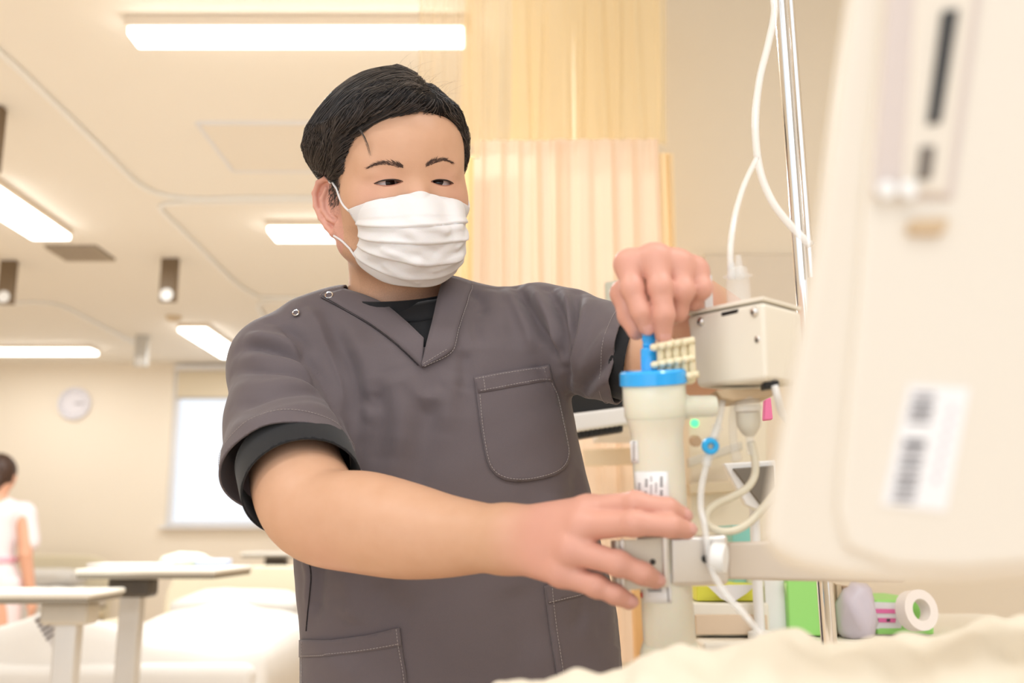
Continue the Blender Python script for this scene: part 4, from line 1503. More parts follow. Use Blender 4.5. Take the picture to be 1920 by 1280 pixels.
# --- blue connector held between the fingertips
cb0 = P(1219, 703, .816)
bc = empty('connector', cb0, 'stepped blue connector plugged into the cap and held between the fingertips', 'connector')
lathe('coupler', cb0, P(1216, 600, .818) - cb0, [(0, .0072), (.0205, .0072), (.0222, .0058), (.0225, .0045)], M['blue'], bc, 8)
lathe('collar', cb0, P(1216, 600, .818) - cb0, [(.0215, .0040), (.0235, .0058), (.0265, .0050), (.0285, .0060), (.032, .0054), (.034, .0064), (.043, .0062), (.044, .004)], M['blue'], bc, 16)
lathe('grip_ring', cb0, P(1216, 600, .818) - cb0, [(.034, .0070), (.0415, .0070)], M['blue_dark'], bc, 12)

# --- ivory comb for the lines, on the side of the pump box
cm = empty('tube_comb', P(1262, 690, .80), 'ivory ribbed tube holder between the blue cap and the cream box', 'tube holder')
slab('comb_base', [(1236, 656), (1300, 643), (1306, 716), (1240, 720)], .8062, .014, M['comb'], cm, .002)
for k in range(5):
    x = 1238 + k * 14.5; y = 652 - k * 2.6
    lathe('comb_rib', P(x, y, .806), P(x + 3, y + 70, .806) - P(x, y, .806), [(0, .0024), (.002, .0030), (.0285, .0030), (.0300, .002)], M['comb'], cm, 12)
for (y0, x0) in ((650, 1226), (683, 1227), (714, 1234)):
    tube('comb_rail', [P(x0, y0, .803), P(x0 + 26, y0 - 5, .803), P(x0 + 76, y0 - 13, .803)], [.0022, .0028, .0028, .0028], M['comb'], cm, 10, 5)
    for k in range(5):
        lathe('comb_bead', P(x0 + k * 14.5, y0 - 2.7 * k + 1, .801), -UPV, [(-.0030, .0006), (-.0020, .0026), (0, .0034), (.0020, .0026), (.0030, .0006)], M['comb'], cm, 10)

# --- cream pump box
bx = empty('pump_box', P(1430, 720, .80), 'cream metal box with steel screws above the drip chamber', 'pump box')
FL0, FL1, FR0, FR1 = P(1286, 592, .850), P(1306, 727, .850), P(1432, 564, .778), P(1437, 713, .778)
DV = P(1502, 583, .835) - FR0
bm = bmesh.new()
v = [bm.verts.new(x.tolist()) for x in (FL0, FR0, FR1, FL1, FL0 + DV, FR0 + DV, FR1 + DV, FL1 + DV)]
for f in ((0, 1, 2, 3), (7, 6, 5, 4), (0, 4, 5, 1), (1, 5, 6, 2), (2, 6, 7, 3), (3, 7, 4, 0)): bm.faces.new([v[i] for i in f])
bm_obj('housing', bm, M['cream'], bx, bevel=.0045, seg=4)
BU = unit(FR0 - FL0); BN = unit(np.cross(BU, FL1 - FL0));
if BN @ (CAM - FL0) < 0: BN = -BN


def on_box(px, py, off=.0):
    d = P(px, py, 1.0) - CAM
    t = ((FL0 + BN * off - CAM) @ BN) / (d @ BN)
    return CAM + d * t
bm = bmesh.new()
v0 = [FL0 + BN * .0004 - (FL1 - FL0) * .012, FR0 + BN * .0004 - (FL1 - FL0) * .012, FR0 + DV - (FL1 - FL0) * .012, FL0 + DV - (FL1 - FL0) * .012]
a = [bm.verts.new(x.tolist()) for x in v0]; b = [bm.verts.new((x + UPV * .0030 + BN * 0).tolist()) for x in v0]
bm.faces.new(a[::-1]); bm.faces.new(b)
for i in range(4): bm.faces.new((a[i], a[(i + 1) % 4], b[(i + 1) % 4], b[i]))
bm_obj('lid', bm, M['cream'], bx, bevel=.0008)
for (x, y, r) in ((1315, 603, .0037), (1416, 585, .0040), (1424, 637, .0042)):
    s = lathe('screw', on_box(x, y), BN, [(0, r), (.0010, r), (.0022, r * .86), (.0030, r * .55), (.0032, r * .32)], M['steel'], bx, 24)
    lathe('hex_socket', on_box(x, y) + BN * .0033, BN, [(-.0016, r * .30), (.0001, r * .34)], M['dark'], s, 6, smooth=False)
slot = [on_box(*p, .0006) for p in ((1352, 586), (1383, 579), (1383, 586), (1353, 593))]
bm = bmesh.new(); a = [bm.verts.new(x.tolist()) for x in slot]; b = [bm.verts.new((x - BN * .004).tolist()) for x in slot]
bm.faces.new(a); bm.faces.new(b[::-1])
for i in range(4): bm.faces.new((a[i], b[i], b[(i + 1) % 4], a[(i + 1) % 4]))
bm_obj('slot', bm, M['black'], bx)
slab('window_plate', [(1320, 517), (1335, 515), (1338, 583), (1322, 586)], .868, .004, mat('frosted_acrylic', (.92, .92, .92), .3, alpha=.75), bx, .0006)
slab('under_plate', [(1342, 731), (1452, 727), (1450, 742), (1375, 751), (1352, 746)], .82, .04, M['tan'], bx, .0012)
slab('cable_clamp', [(1432, 716), (1461, 712), (1462, 725), (1433, 729)], .79, .012, M['black'], bx, .001)
tube('white_lead', [P(1452, 722, .79), P(1458, 745, .79), P(1466, 775, .80), P(1482, 800, .81)], .0028, M['white'], bx)

# --- drip chambers, taps and lines
dc = empty('drip_chamber', P(1383, 578, .825), 'clear drip chamber standing on the cream box with a line rising from it', 'drip chamber')
ax = P(1381, 470, .825) - P(1386, 578, .825)
lathe('chamber', P(1386, 578, .825), ax, [(0, .0100), (.022, .0096), (.026, .0088)], M['clear'], dc, 24)
lathe('flange', P(1386, 578, .825), ax, [(.025, .0118), (.0272, .0118)], M['clear'], dc, 24)
lathe('chamber_cap', P(1386, 578, .825), ax, [(.027, .0088), (.032, .0082), (.034, .0064)], M['clear'], dc, 24)
lathe('nozzle', P(1372, 524, .825), P(1370, 480, .825) - P(1372, 524, .825), [(0, .0034), (.014, .0030)], M['tube'], dc, 12)
lathe('nozzle', P(1388, 524, .825), P(1384, 478, .825) - P(1388, 524, .825), [(0, .0036), (.012, .0030), (.020, .0022)], M['clear'], dc, 12)
tube('line', [P(1370, 505, .825), P(1370, 460, .83), P(1379, 400, .85), P(1396, 345, .88), P(1419, 296, .92)], .0026, M['tube'], dc, 10)
vl = tube('venous_line', [P(1446, -30, 1.0), P(1452, 20, .99), P(1441, 80, .98), P(1424, 150, .97), P(1416, 230, .96), P(1423, 310, .95), P(1444, 370, .94), P(1476, 415, .93), P(1520, 460, .92)], .0036, M['tube'], None, 10)
tag(vl, 'long clear line sagging beside the steel pole', 'tube')

dc2 = empty('drip_chamber', P(1400, 745, .83), 'clear funnel-shaped drip chamber hanging below the cream box with a looped line', 'drip chamber')
ax = P(1412, 900, .83) - P(1401, 745, .83)
lathe('chamber', P(1400, 742, .83), ax, [(0, .0102), (.020, .0104), (.025, .0098), (.031, .0060), (.034, .0034), (.048, .0030)], M['clear'], dc2, 24)
lathe('chamber_rim', P(1400, 742, .83), ax, [(.008, .0112), (.010, .0116), (.012, .0112)], M['clear'], dc2, 24)
lathe('fluid', P(1400, 742, .83), ax, [(.013, .0096), (.021, .0097), (.0255, .0090), (.031, .0054), (.033, .003)], M['fluid'], dc2, 24)
tube('looped_line', [P(1408, 828, .83), P(1415, 858, .83), P(1415, 890, .828), P(1400, 915, .822), P(1372, 931, .815), P(1343, 944, .808), P(1325, 962, .803), P(1327, 983, .800), P(1350, 995, .800), P(1380, 993, .803), P(1408, 976, .808), P(1430, 952, .81), P(1450, 925, .81), P(1475, 890, .815)], .0032, M['fluid'], dc2, 10)
tp = empty('infusion_line', P(1332, 836, .80), 'thin clear line with a blue ring clamp running down past the filter cylinder', 'tube')
tube('line', [P(1356, 745, .83), P(1350, 780, .82), P(1341, 812, .81), P(1333, 836, .805), P(1325, 870, .802), P(1316, 910, .800), P(1314, 950, .797), P(1321, 985, .790), P(1327, 1030, .782), P(1336, 1072, .775), P(1362, 1115, .768), P(1394, 1150, .76), P(1432, 1195, .74)], .0027, M['tube'], tp, 10)
lathe('line_sleeve', P(1345, 800, .815), P(1337, 826, .807) - P(1345, 800, .815), [(0, .0042), (.012, .0042)], M['clear'], tp, 16)
lathe('line_sleeve', P(1331, 846, .803), P(1324, 872, .80) - P(1331, 846, .803), [(0, .0042), (.012, .0042)], M['clear'], tp, 16)
rg = P(1332, 836, .798)
lathe('ring_clamp', rg + FWD * .004, -FWD, [(0, .0020), (0, .0058), (.001, .0066), (.006, .0066), (.0075, .0058), (.0078, .0036), (.0068, .0024), (.0, .0024)], mat('sky_blue_plastic', srgb(45, 172, 232), .35, sss=.1), tp, 28, cap=False)
lathe('ring_hub', rg + FWD * .004, -FWD, [(0, .0023), (.0040, .0022)], M['comb'], tp, 12)
sp = tube('pump_line', [P(1376, 750, .845), P(1374, 790, .845), P(1376, 830, .846), P(1382, 862, .848)], [.0030, .0036, .0036, .0048], M['clear'], None, 12)
tag(sp, 'short clear ribbed line hanging behind the looped one', 'tube')

# --- holder arm and clamp round the cylinder
hd = empty('holder_arm', P(1400, 1050, .80), 'metal clamp and horizontal arm that carry the filter cylinder', 'holder')
slab('clamp_plate', [(1160, 1013), (1248, 1007), (1250, 1101), (1163, 1107)], .7895, .0016, M['beige_metal'], hd, .0006)
slab('clamp_side', [(1154, 1013), (1161, 1012), (1164, 1107), (1157, 1107)], .7885, .040, M['beige_metal'], hd, .0010)
slab('clamp_edge', [(1163, 1011), (1171, 1010), (1173, 1107), (1165, 1108)], .7875, .003, M['alu'], hd, .0010)
slab('clamp_edge', [(1242, 1005), (1254, 1004), (1256, 1101), (1244, 1102)], .7860, .006, M['alu'], hd, .0016)
slab('clamp_back', [(1154, 1018), (1290, 1012), (1292, 1098), (1157, 1104)], .8400, .003, M['beige_metal'], hd, .0010)
lathe('rivet_hole', P(1224, 1053, .7890), -FWD, [(-.001, .0022), (.0004, .0022)], M['dark'], hd, 20)
slab('clamp_block', [(1256, 1006), (1340, 1003), (1366, 1001), (1368, 1096), (1342, 1098), (1258, 1100)], .7900, .050, M['alu'], hd, .004)
lathe('knob', P(1334, 1045, .785), RGT * .9 - FWD * .42, [(0, .0105), (.0015, .0118), (.0095, .0118), (.0112, .0105), (.0114, .003)], M['white'], hd, 28)
lathe('pin_hole', P(1323, 1048, .7885), -FWD, [(0, .0030), (.0010, .0030)], M['black'], hd, 16)
slab('arm', [(1364, 1016), (1700, 1010), (1700, 1094), (1364, 1086)], .808, .030, mat('pinkish_beige_metal', srgb(222, 208, 192), .45), hd, .003)

# --- steel pole
pl = empty('drip_pole', P(1507, 560, 1.02) * [1, 1, 0], 'shiny chrome pole rising out of view beside the white machine', 'pole')
pa, pb = P(1461, -60, 1.03), P(1507, 560, 1.01)
dn = unit(pb - pa); ft = pb + dn * (pb[2] / -dn[2]) * .985
pa = pa - dn * .35
lathe('tube', pa, ft - pa, [(0, .0078), (np.linalg.norm(ft - pa), .0078)], M['chrome'], pl, 24)
pa2, pb2 = P(1478, -60, 1.015) - dn * .3, P(1521, 520, .995)
lathe('inner_rod', pa2, pb2 - pa2, [(0, .0034), (np.linalg.norm(pb2 - pa2), .0034)], M['chrome'], pl, 16)
lathe('base', [ft[0], ft[1], 0], (0, 0, 1), [(0, .16), (.02, .16), (.04, .03), (.06, .012)], M['steel'], pl, 32)

# --- big out-of-focus machine in the foreground
mc = empty('dialysis_machine', P(1800, 1100, .42) * [1, 1, 0], 'large cream machine filling the right foreground with a barcode label', 'machine')
ZM = .38
OUT = [(1594, -60), (1560, 200), (1530, 420), (1492, 640), (1456, 830), (1434, 960), (1430, 1010), (1442, 1042), (1500, 1068), (1580, 1086), (1680, 1094), (1800, 1092), (1950, 1084), (2200, 1070), (2200, -60)]
MAX = unit(P(1446, 1046, 1.0) - CAM)
slab('casing', OUT, ZM, .10, M['case'], mc, .010, along=MAX)
PAN = [(1668, -60), (1640, 200), (1622, 380), (1610, 560), (1590, 760), (1572, 950), (1590, 1030), (1680, 1062), (1800, 1066), (2200, 1040), (2200, -60)]
slab('front_panel', PAN, ZM - .004, .006, M['case2'], mc, .003)
slab('recess_frame', [(1672, -60), (1652, 170), (1638, 366), (1790, 372), (1850, -60)], ZM - .006, .004, M['groove'], mc, .0015)
slab('recess_panel', [(1722, -60), (1706, 170), (1692, 356), (1776, 362), (1836, -60)], ZM - .0075, .004, M['case'], mc, .0012)
slab('card_slot', [(1768, 18), (1800, 14), (1766, 228), (1740, 232)], ZM - .009, .003, M['dark'], mc, .0008)
slab('socket', [(1728, 272), (1756, 272), (1748, 334), (1721, 336)], ZM - .009, .003, mat('grey_slot', srgb(118, 108, 98), .5), mc, .0008)
for x in (1662, 1702): lathe('indicator', P(x, 357, ZM - .0085), -FWD, [(0, .0034), (.001, .0036), (.002, .0024)], M['white'], mc, 20)
slab('latch', [(1712, 408), (1782, 406), (1772, 436), (1708, 434)], ZM - .009, .006, M['tan'], mc, .001)
ml = slab('label', [(1706, 722), (1818, 728), (1774, 958), (1654, 946)], ZM - .0052, .002, M['label'], mc)
for k in range(17):
    if k in (5, 6): continue
    t = k / 16
    y = 736 + 200 * t; x = 1718 - 40 * t
    w_ = (7, 4, 9, 5, 6)[k % 5]
    slab('bar', [(x - 4, y), (x + 36, y + 2), (x + 35, y + 2 + w_), (x - 5, y + w_)], ZM - .0056, .001, M['ink'] if k % 3 else M['ink_soft'], ml)
for k in range(6):
    t = k / 5; y = 760 + 130 * t; x = 1782 - 30 * t
    slab('print_line', [(x, y), (x + 10, y + 1), (x + 7, y + 16), (x - 3, y + 15)], ZM - .0055, .001, mat('pale_ink', srgb(205, 200, 205), .8) if k == 0 else bpy.data.materials['pale_ink'], ml)
c0 = P(2050, 500, .52)
box('cross_arm', (c0[0] + .28, c0[1] + .03, c0[2]), (.62, .05, .08), M['case'], mc, bevel=.01)
box('stand_column', (c0[0] + .56, c0[1] + .03, c0[2] / 2 + .03), (.12, .10, c0[2]), M['case'], mc, bevel=.01)
box('stand_base', (c0[0] + .56, c0[1] + .03, .05), (.36, .42, .08), M['case'], mc, bevel=.02)

# --- blanket heaped on the bed in the foreground
SX = [880, 925, 960, 1010, 1060, 1120, 1165, 1190, 1240, 1300, 1345, 1400, 1450, 1500, 1560, 1640, 1740, 1850, 2000, 2150]
SY = [1330, 1282, 1268, 1264, 1262, 1258, 1246, 1222, 1212, 1214, 1206, 1192, 1180, 1184, 1196, 1194, 1182, 1160, 1140, 1130]
rows = [(.72, 340), (.70, 200), (.675, 60), (.655, 10), (.635, 0), (.610, 4), (.585, 18), (.555, 40), (.525, 66), (.495, 110), (.470, 170), (.455, 300), (.452, 520)]
n = 90
V = []
xs = np.linspace(885, 2140, n)
for (z, dy) in rows:
    for x in xs:
        y = np.interp(x, SX, SY) + dy
        k = P(x, y, z)
        fold = .006 * math.sin(x * .045 + z * 31) * math.sin(x * .013 + z * 55 + 1) + .004 * mnoise.noise(Vector((x * .03, z * 40, 1.3)))
        V.append((k[0], k[1], max(.58, k[2] + fold * (0 if dy > 250 else 1) - (.002 if .63 < z < .66 else 0))))
Q = [(i * n + k, i * n + k + 1, (i + 1) * n + k + 1, (i + 1) * n + k) for i in range(len(rows) - 1) for k in range(n - 1)]
M['sheet'] = mat('cream_cotton_sheet', srgb(234, 224, 204), .85, bump=.1, bscale=500, sheen=.1)
bl = link('blanket', mesh_np('blanket', V, Q), M['sheet'], None, True)
tag(bl, 'cream blanket heaped in the near right corner below the machine', 'blanket')
bl.modifiers.new('ss', 'SUBSURF').levels = 1; bl.modifiers['ss'].render_levels = 1
bd = empty('bed', (.28, .55, 0), 'cream bed under the heaped blanket in the near foreground', 'bed')
bl_lo = min(v[0] for v in V)
box('mattress', (.19, .58, .50), (.46, .26, .14), M['sheet'], bd, bevel=.02)
box('frame', (.19, .58, .40), (.44, .24, .05), M['cream'], bd, bevel=.008)
for x in (0.0, .38):
    for y in (.48, .68): lathe('leg', (x, y, 0), (0, 0, 1), [(0, .02), (.38, .02)], M['steel'], bd, 12)
# ---------------------------------------------------------------- the ward
M['wall'] = mat('cream_wall_paint', srgb(250, 238, 220), .8, bump=.03, bscale=200)
M['ceil'] = mat('cream_ceiling_board', srgb(252, 245, 234), .85, bump=.02, bscale=120)
M['wall_r'] = mat('dimmed_wall_paint', srgb(240, 228, 208), .8, bump=.03, bscale=200)  # partition wall: its lower light is put into the darker colour
M['floor'] = mat('tan_vinyl_floor', srgb(236, 214, 186), .4, var=.05, vscale=3)
M['trimw'] = mat('white_trim', srgb(240, 238, 238), .5)
M['rail'] = mat('white_rail', srgb(252, 250, 246), .4)
M['panel'] = mat('ceiling_hatch', srgb(247, 238, 225), .8)
M['brown'] = mat('brown_sign', srgb(120, 100, 76), .5)
M['lamp'] = mat('lamp_diffuser', (1.0, .985, .95), .5, emit=5.0)
M['housing'] = mat('lamp_housing', srgb(236, 222, 204), .6)
M['greyvent'] = mat('grey_vent', srgb(120, 108, 94), .6)


def struct(o):
    o['kind'] = 'structure'
    return o


XL, XR, YB = -5.4, 3.2, -2.2
struct(box('floor', ((XL + XR) / 2, (WALL_Y + YB) / 2, -.05), (XR - XL, WALL_Y - YB, .1), M['floor']))
struct(box('ceiling', ((XL + XR) / 2, (WALL_Y + YB) / 2, CEIL + .05), (XR - XL, WALL_Y - YB, .1), M['ceil']))
struct(box('wall_left', (XL - .05, (WALL_Y + YB) / 2, CEIL / 2), (.1, WALL_Y - YB, CEIL), M['wall']))
struct(box('wall_right', (XR + .05, (WALL_Y + YB) / 2, CEIL / 2), (.1, WALL_Y - YB, CEIL), M['wall']))
# far wall with its window opening
w0, w1 = PY(314, 900, WALL_Y)[0], PY(760, 900, WALL_Y)[0]
zs, zt = PY(400, 986, WALL_Y)[2], PY(400, 684, WALL_Y)[2]
bm = bmesh.new()
t = .14
add_box(bm, ((XL + w0) / 2, WALL_Y + t / 2, CEIL / 2), (w0 - XL, t, CEIL))
add_box(bm, ((XR + w1) / 2, WALL_Y + t / 2, CEIL / 2), (XR - w1, t, CEIL))
add_box(bm, ((w0 + w1) / 2, WALL_Y + t / 2, zs / 2), (w1 - w0, t, zs))
add_box(bm, ((w0 + w1) / 2, WALL_Y + t / 2, (zt + CEIL) / 2), (w1 - w0, t, CEIL - zt))
struct(bm_obj('wall_back', bm, M['wall']))
struct(box('baseboard_back', ((XL + XR) / 2, WALL_Y - .008, .04), (XR - XL, .016, .08), mat('beige_skirting', srgb(214, 190, 160), .6)))
win = empty('window_1', ((w0 + w1) / 2, WALL_Y, zs)); win['kind'] = 'structure'
for (a, b, c, d) in ((w0, w0 + .05, zs, zt), (w1 - .05, w1, zs, zt), ((w0 + w1) / 2 - .02, (w0 + w1) / 2 + .02, zs, zt)):
    box('window_stile', ((a + b) / 2, WALL_Y + .05, (c + d) / 2), (b - a, .06, d - c), M['trimw'], win, bevel=.004)
for z in (zs + .02, zt - .02):
    box('window_rail', ((w0 + w1) / 2, WALL_Y + .05, z), (w1 - w0, .055, .04), M['trimw'], win, bevel=.004)
box('window_sill', ((w0 + w1) / 2, WALL_Y - .01, zs - .012), (w1 - w0 + .06, .10, .024), M['trimw'], win, bevel=.004)
box('window_pane', ((w0 + w1) / 2, WALL_Y + .06, (zs + zt) / 2), (w1 - w0 - .02, .006, zt - zs - .02), mat('window_glass', (.97, .98, 1), .02, alpha=.10), win)
zb = PY(400, 746, WALL_Y)[2]
rb = empty('roller_blind', ((w0 + w1) / 2, WALL_Y - .03, zt), 'cream roller blind drawn part way down the window', 'blind')
box('blind_cloth', ((w0 + w1) / 2 + .02, WALL_Y - .004, (zb + zt) / 2), (w1 - w0 - .03, .004, zt - zb), mat('blind_fabric', srgb(232, 218, 192), .8), rb)
box('bottom_bar', ((w0 + w1) / 2 + .02, WALL_Y - .006, zb), (w1 - w0 - .03, .014, .02), mat('grey_bar', srgb(188, 178, 164), .5), rb, bevel=.003)
lathe('roller', (w0 + .02, WALL_Y - .035, zt - .03), (1, 0, 0), [(0, .03), (w1 - w0 - .03, .03)], M['trimw'], rb, 16)
# pale hills a long way off
bm = bmesh.new()
pts = [(-90, 0), (-90, 3)] + [(x, 3.5 + 3.2 * mnoise.noise(Vector((x * .05, 0, 0)))) for x in range(-85, 10, 5)] + [(10, 3), (10, 0)]
a = [bm.verts.new((x, 160, z)) for x, z in pts]; b = [bm.verts.new((x, 175, z)) for x, z in pts]
bm.faces.new(a); bm.faces.new(b[::-1])
for i in range(len(pts)): bm.faces.new((a[i], b[i], b[(i + 1) % len(pts)], a[(i + 1) % len(pts)]))
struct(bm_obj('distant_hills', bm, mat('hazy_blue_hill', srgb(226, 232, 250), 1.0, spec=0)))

# clock
ck = empty('wall_clock', PY(141, 757, WALL_Y), 'round white wall clock beside the window', 'clock')
c0 = PY(141, 757, WALL_Y)
lathe('clock_case', c0, (0, -1, 0), [(0, .150), (.03, .152), (.036, .146), (.036, .128)], mat('clock_white', srgb(236, 232, 236), .5), ck, 40, cap=False)
lathe('clock_face', c0, (0, -1, 0), [(.0, .13), (.028, .13)], mat('clock_dial', srgb(238, 234, 240), .6), ck, 40)
for k in range(12):
    a = k * math.pi / 6
    box('hour_mark', c0 + np.array([.108 * math.sin(a), -.0285, .108 * math.cos(a)]), (.006, .002, .018), M['ink_soft'], ck, np.array(Matrix.Rotation(a, 3, 'Y')))
for a, l, nm in ((1.62, .07, 'hour_hand'), (1.5, .10, 'minute_hand')):
    box(nm, c0 + np.array([l / 2 * math.sin(a), -.031, l / 2 * math.cos(a)]), (.006, .002, l), M['ink_soft'], ck, np.array(Matrix.Rotation(a, 3, 'Y')))


# ceiling lamps
def lamp(a, b, width, label, power):
    """A long fitting between plan points a and b; the diffuser hangs 45 mm below the ceiling."""
    a, b = np.array(a, float), np.array(b, float)
    c = (a + b) / 2; L = np.linalg.norm(b - a); ang = math.atan2(b[1] - a[1], b[0] - a[0])
    e = empty('ceiling_lamp', (c[0], c[1], CEIL), label, 'lamp', 'ceiling lamps')
    R = np.array(Matrix.Rotation(ang, 3, 'Z'))
    box('lamp_housing', (c[0], c[1], CEIL - .018), (L + .02, width + .012, .036), M['housing'], e, R, bevel=.006)
    box('lamp_diffuser', (c[0], c[1], CEIL - .048), (L, width, .028), M['lamp'], e, R, bevel=.006)
    area_light('ceiling_lamp_light', (c[0], c[1], CEIL - .066), L, width, power, LAMPC, (0, 0, ang))
q = lambda x, y: PZ(x, y, CEIL - .05)[:2]
LP = 36
a, b, b2 = q(232, 57), q(868, 57), q(868, 86)
wA = float(np.linalg.norm(b2 - b)); my = (b[1] + b2[1]) / 2
lamp((a[0] + .01, my), (b[0], my), wA, 'long bright lamp on the ceiling above the man, ending behind the curtain', LP)
a, b = q(502, 430), q(502, 450); my = (a[1] + b[1]) / 2
lamp((a[0], my), (a[0] + 1.2, my), .20, 'bright ceiling lamp passing behind the masked head', LP)
a, b = q(96, 446), q(-40, 348)
lamp((-2.42, b[1]), (-2.42, a[1]), .20, 'ceiling lamp running away from the camera above the grey vent', LP * .6)
a, b = q(388, 618), q(388, 669)
lamp((-2.42, a[1]), (-2.42, b[1]), .21, 'farther ceiling lamp pointing at the window', LP * .3)
a, b = q(158, 652), q(158, 668); my = (a[1] + b[1]) / 2
lamp((a[0] - 1.3, my), (a[0], my), .18, 'ceiling lamp crossing just before the far wall over the clock', LP * .16)

# ceiling rails for the bed curtains
def rail(px, label):
    pts = [PZ(x, y, CEIL - .010) for x, y in px]
    o = tube('curtain_rail', pts, .0115, M['rail'], None, 8, 8)
    tag(o, label, 'curtain rail', 'curtain rails on the ceiling')
rail([(-60, 46), (40, 135), (140, 230), (230, 318), (262, 346), (300, 364), (360, 372), (470, 371), (640, 371)], 'white curtain rail running from the near left edge and turning behind the head')
rail([(640, 376), (430, 378), (340, 380), (304, 385), (306, 398), (350, 440), (400, 490), (440, 528), (470, 548), (500, 557), (640, 557)], 'white curtain rail of the middle bay, bending twice under the ceiling')
rail([(640, 562), (520, 563), (490, 567), (486, 580), (510, 610), (540, 640)], 'short far curtain rail just above the shoulder')
rail([(-20, 572), (60, 566), (110, 572), (150, 590), (200, 616), (250, 642)], 'faint far curtain rail curving towards the clock wall')

# hatch, vent, smoke detector
c = [PZ(x, y, CEIL) for x, y in ((370, 228), (700, 228), (700, 318), (446, 318))]
hx0, hx1, hy0, hy1 = c[0][0], c[1][0], c[0][1], c[2][1]
hp = empty('ceiling_hatch', ((hx0 + hx1) / 2, (hy0 + hy1) / 2, CEIL), 'square flush hatch in the ceiling left of the hair', 'hatch')
box('hatch_panel', ((hx0 + hx1) / 2, (hy0 + hy1) / 2, CEIL - .004), (hx1 - hx0, hy1 - hy0, .008), M['panel'], hp, bevel=.002)
for (x, y, sx, sy) in (((hx0 + hx1) / 2, hy0, hx1 - hx0, .02), ((hx0 + hx1) / 2, hy1, hx1 - hx0, .02), (hx0, (hy0 + hy1) / 2, .02, hy1 - hy0), (hx1, (hy0 + hy1) / 2, .02, hy1 - hy0)):
    box('hatch_frame', (x, y, CEIL - .006), (sx, sy, .012), M['trimw'], hp, bevel=.002)
c = [PZ(x, y, CEIL) for x, y in ((82, 459), (180, 459), (212, 485), (114, 485))]
vx0, vx1, vy0, vy1 = c[0][0], c[1][0], c[0][1], c[2][1]
vt = empty('ceiling_vent', ((vx0 + vx1) / 2, (vy0 + vy1) / 2, CEIL), 'grey slatted air vent in the ceiling beside the lamp', 'vent')
box('vent_backing', ((vx0 + vx1) / 2, (vy0 + vy1) / 2, CEIL - .003), (vx1 - vx0, vy1 - vy0, .006), M['greyvent'], vt)
for k in range(14):
    x = vx0 + (vx1 - vx0) * (k + .5) / 14
    box('slat', (x, (vy0 + vy1) / 2, CEIL - .012), ((vx1 - vx0) / 34, vy1 - vy0, .014), mat('vent_slat', srgb(205, 190, 170), .6) if k == 0 else bpy.data.materials['vent_slat'], vt)
c = PZ(326, 593, CEIL)
lathe('smoke_detector', c, (0, 0, -1), [(0, .055), (.02, .055), (.035, .035), (.036, .004)], mat('detector_beige', srgb(226, 206, 176), .5), None, 24)
tag(bpy.data.objects['smoke_detector'], 'small round smoke detector on the far ceiling', 'smoke detector')


# hanging bed signs
def bed_sign(x0, x1, yt, yb, label, mt, sil=False):
    top = PZ((x0 + x1) / 2, yt, CEIL)
    z = (top - CAM) @ FWD
    wd = (x1 - x0) / F * z; h = (yb - yt) / F * z
    e = empty('bed_sign', top, label, 'sign', 'ceiling hung bed signs')
    c = top + np.array([0, .0, -h / 2 - .005])
    box('sign_board', c, (wd, .05, h), mt, e, bevel=.004)
    box('sign_bracket', (top[0], top[1], CEIL - .004), (wd * .7, .04, .008), M['rail'], e)
    d = c + np.array([0, -.025, -h * .36])
    lathe('number_disc', d, (0, -1, 0), [(0, wd * .40), (.006, wd * .40)], M['white'], e, 24)
    return e
bed_sign(305, 335, 484, 566, 'brown hanging bed sign with a white disc between vent and shoulder', M['brown'])
bed_sign(4, 32, 488, 570, 'brown hanging bed sign with a white disc below the vent at the picture edge', M['brown'])
bed_sign(-22, 9, 200, 325, 'nearest brown hanging bed sign, cut by the picture edge above the lamp', M['brown'])
bed_sign(256, 280, 628, 686, 'silver hanging bed sign beside the window top', mat('silver_sign', srgb(205, 202, 196), .35, metal=.3))

# ---------------------------------------------------------------- curtain and side wall behind the man
PWY = 2.80
px0 = PY(1080, 300, PWY)[0]
struct(box('wall_partition', ((px0 + XR) / 2, PWY + .06, CEIL / 2), (XR - px0, .12, CEIL), M['wall_r']))
wb = box('notice_board', PY(1440, 560, PWY - .012), (.36, .016, .26), mat('pale_board', srgb(226, 214, 196), .5), None, bevel=.007)
tag(wb, 'pale rounded board on the partition wall behind the drip chamber', 'board')
CY = 2.35
M['net'] = mat('curtain_net', srgb(255, 230, 182), .8, alpha=.55)
M['drape'] = mat('curtain_cloth', srgb(255, 230, 204), .85, sss=.0, sheen=.2)
M['drape2'] = mat('curtain_cloth_back', srgb(255, 232, 192), .85)
for nm in ('drape', 'drape2', 'net'):
    nt = M[nm].node_tree; b = nt.nodes['Principled BSDF']
    tr = nt.nodes.new('ShaderNodeBsdfTranslucent'); tr.inputs[0].default_value = b.inputs['Base Color'].default_value
    mx = nt.nodes.new('ShaderNodeMixShader'); mx.inputs[0].default_value = .22
    out = nt.nodes['Material Output']
    if nm != 'net':
        nt.links.new(b.outputs[0], mx.inputs[1]); nt.links.new(tr.outputs[0], mx.inputs[2]); nt.links.new(mx.outputs[0], out.inputs[0])


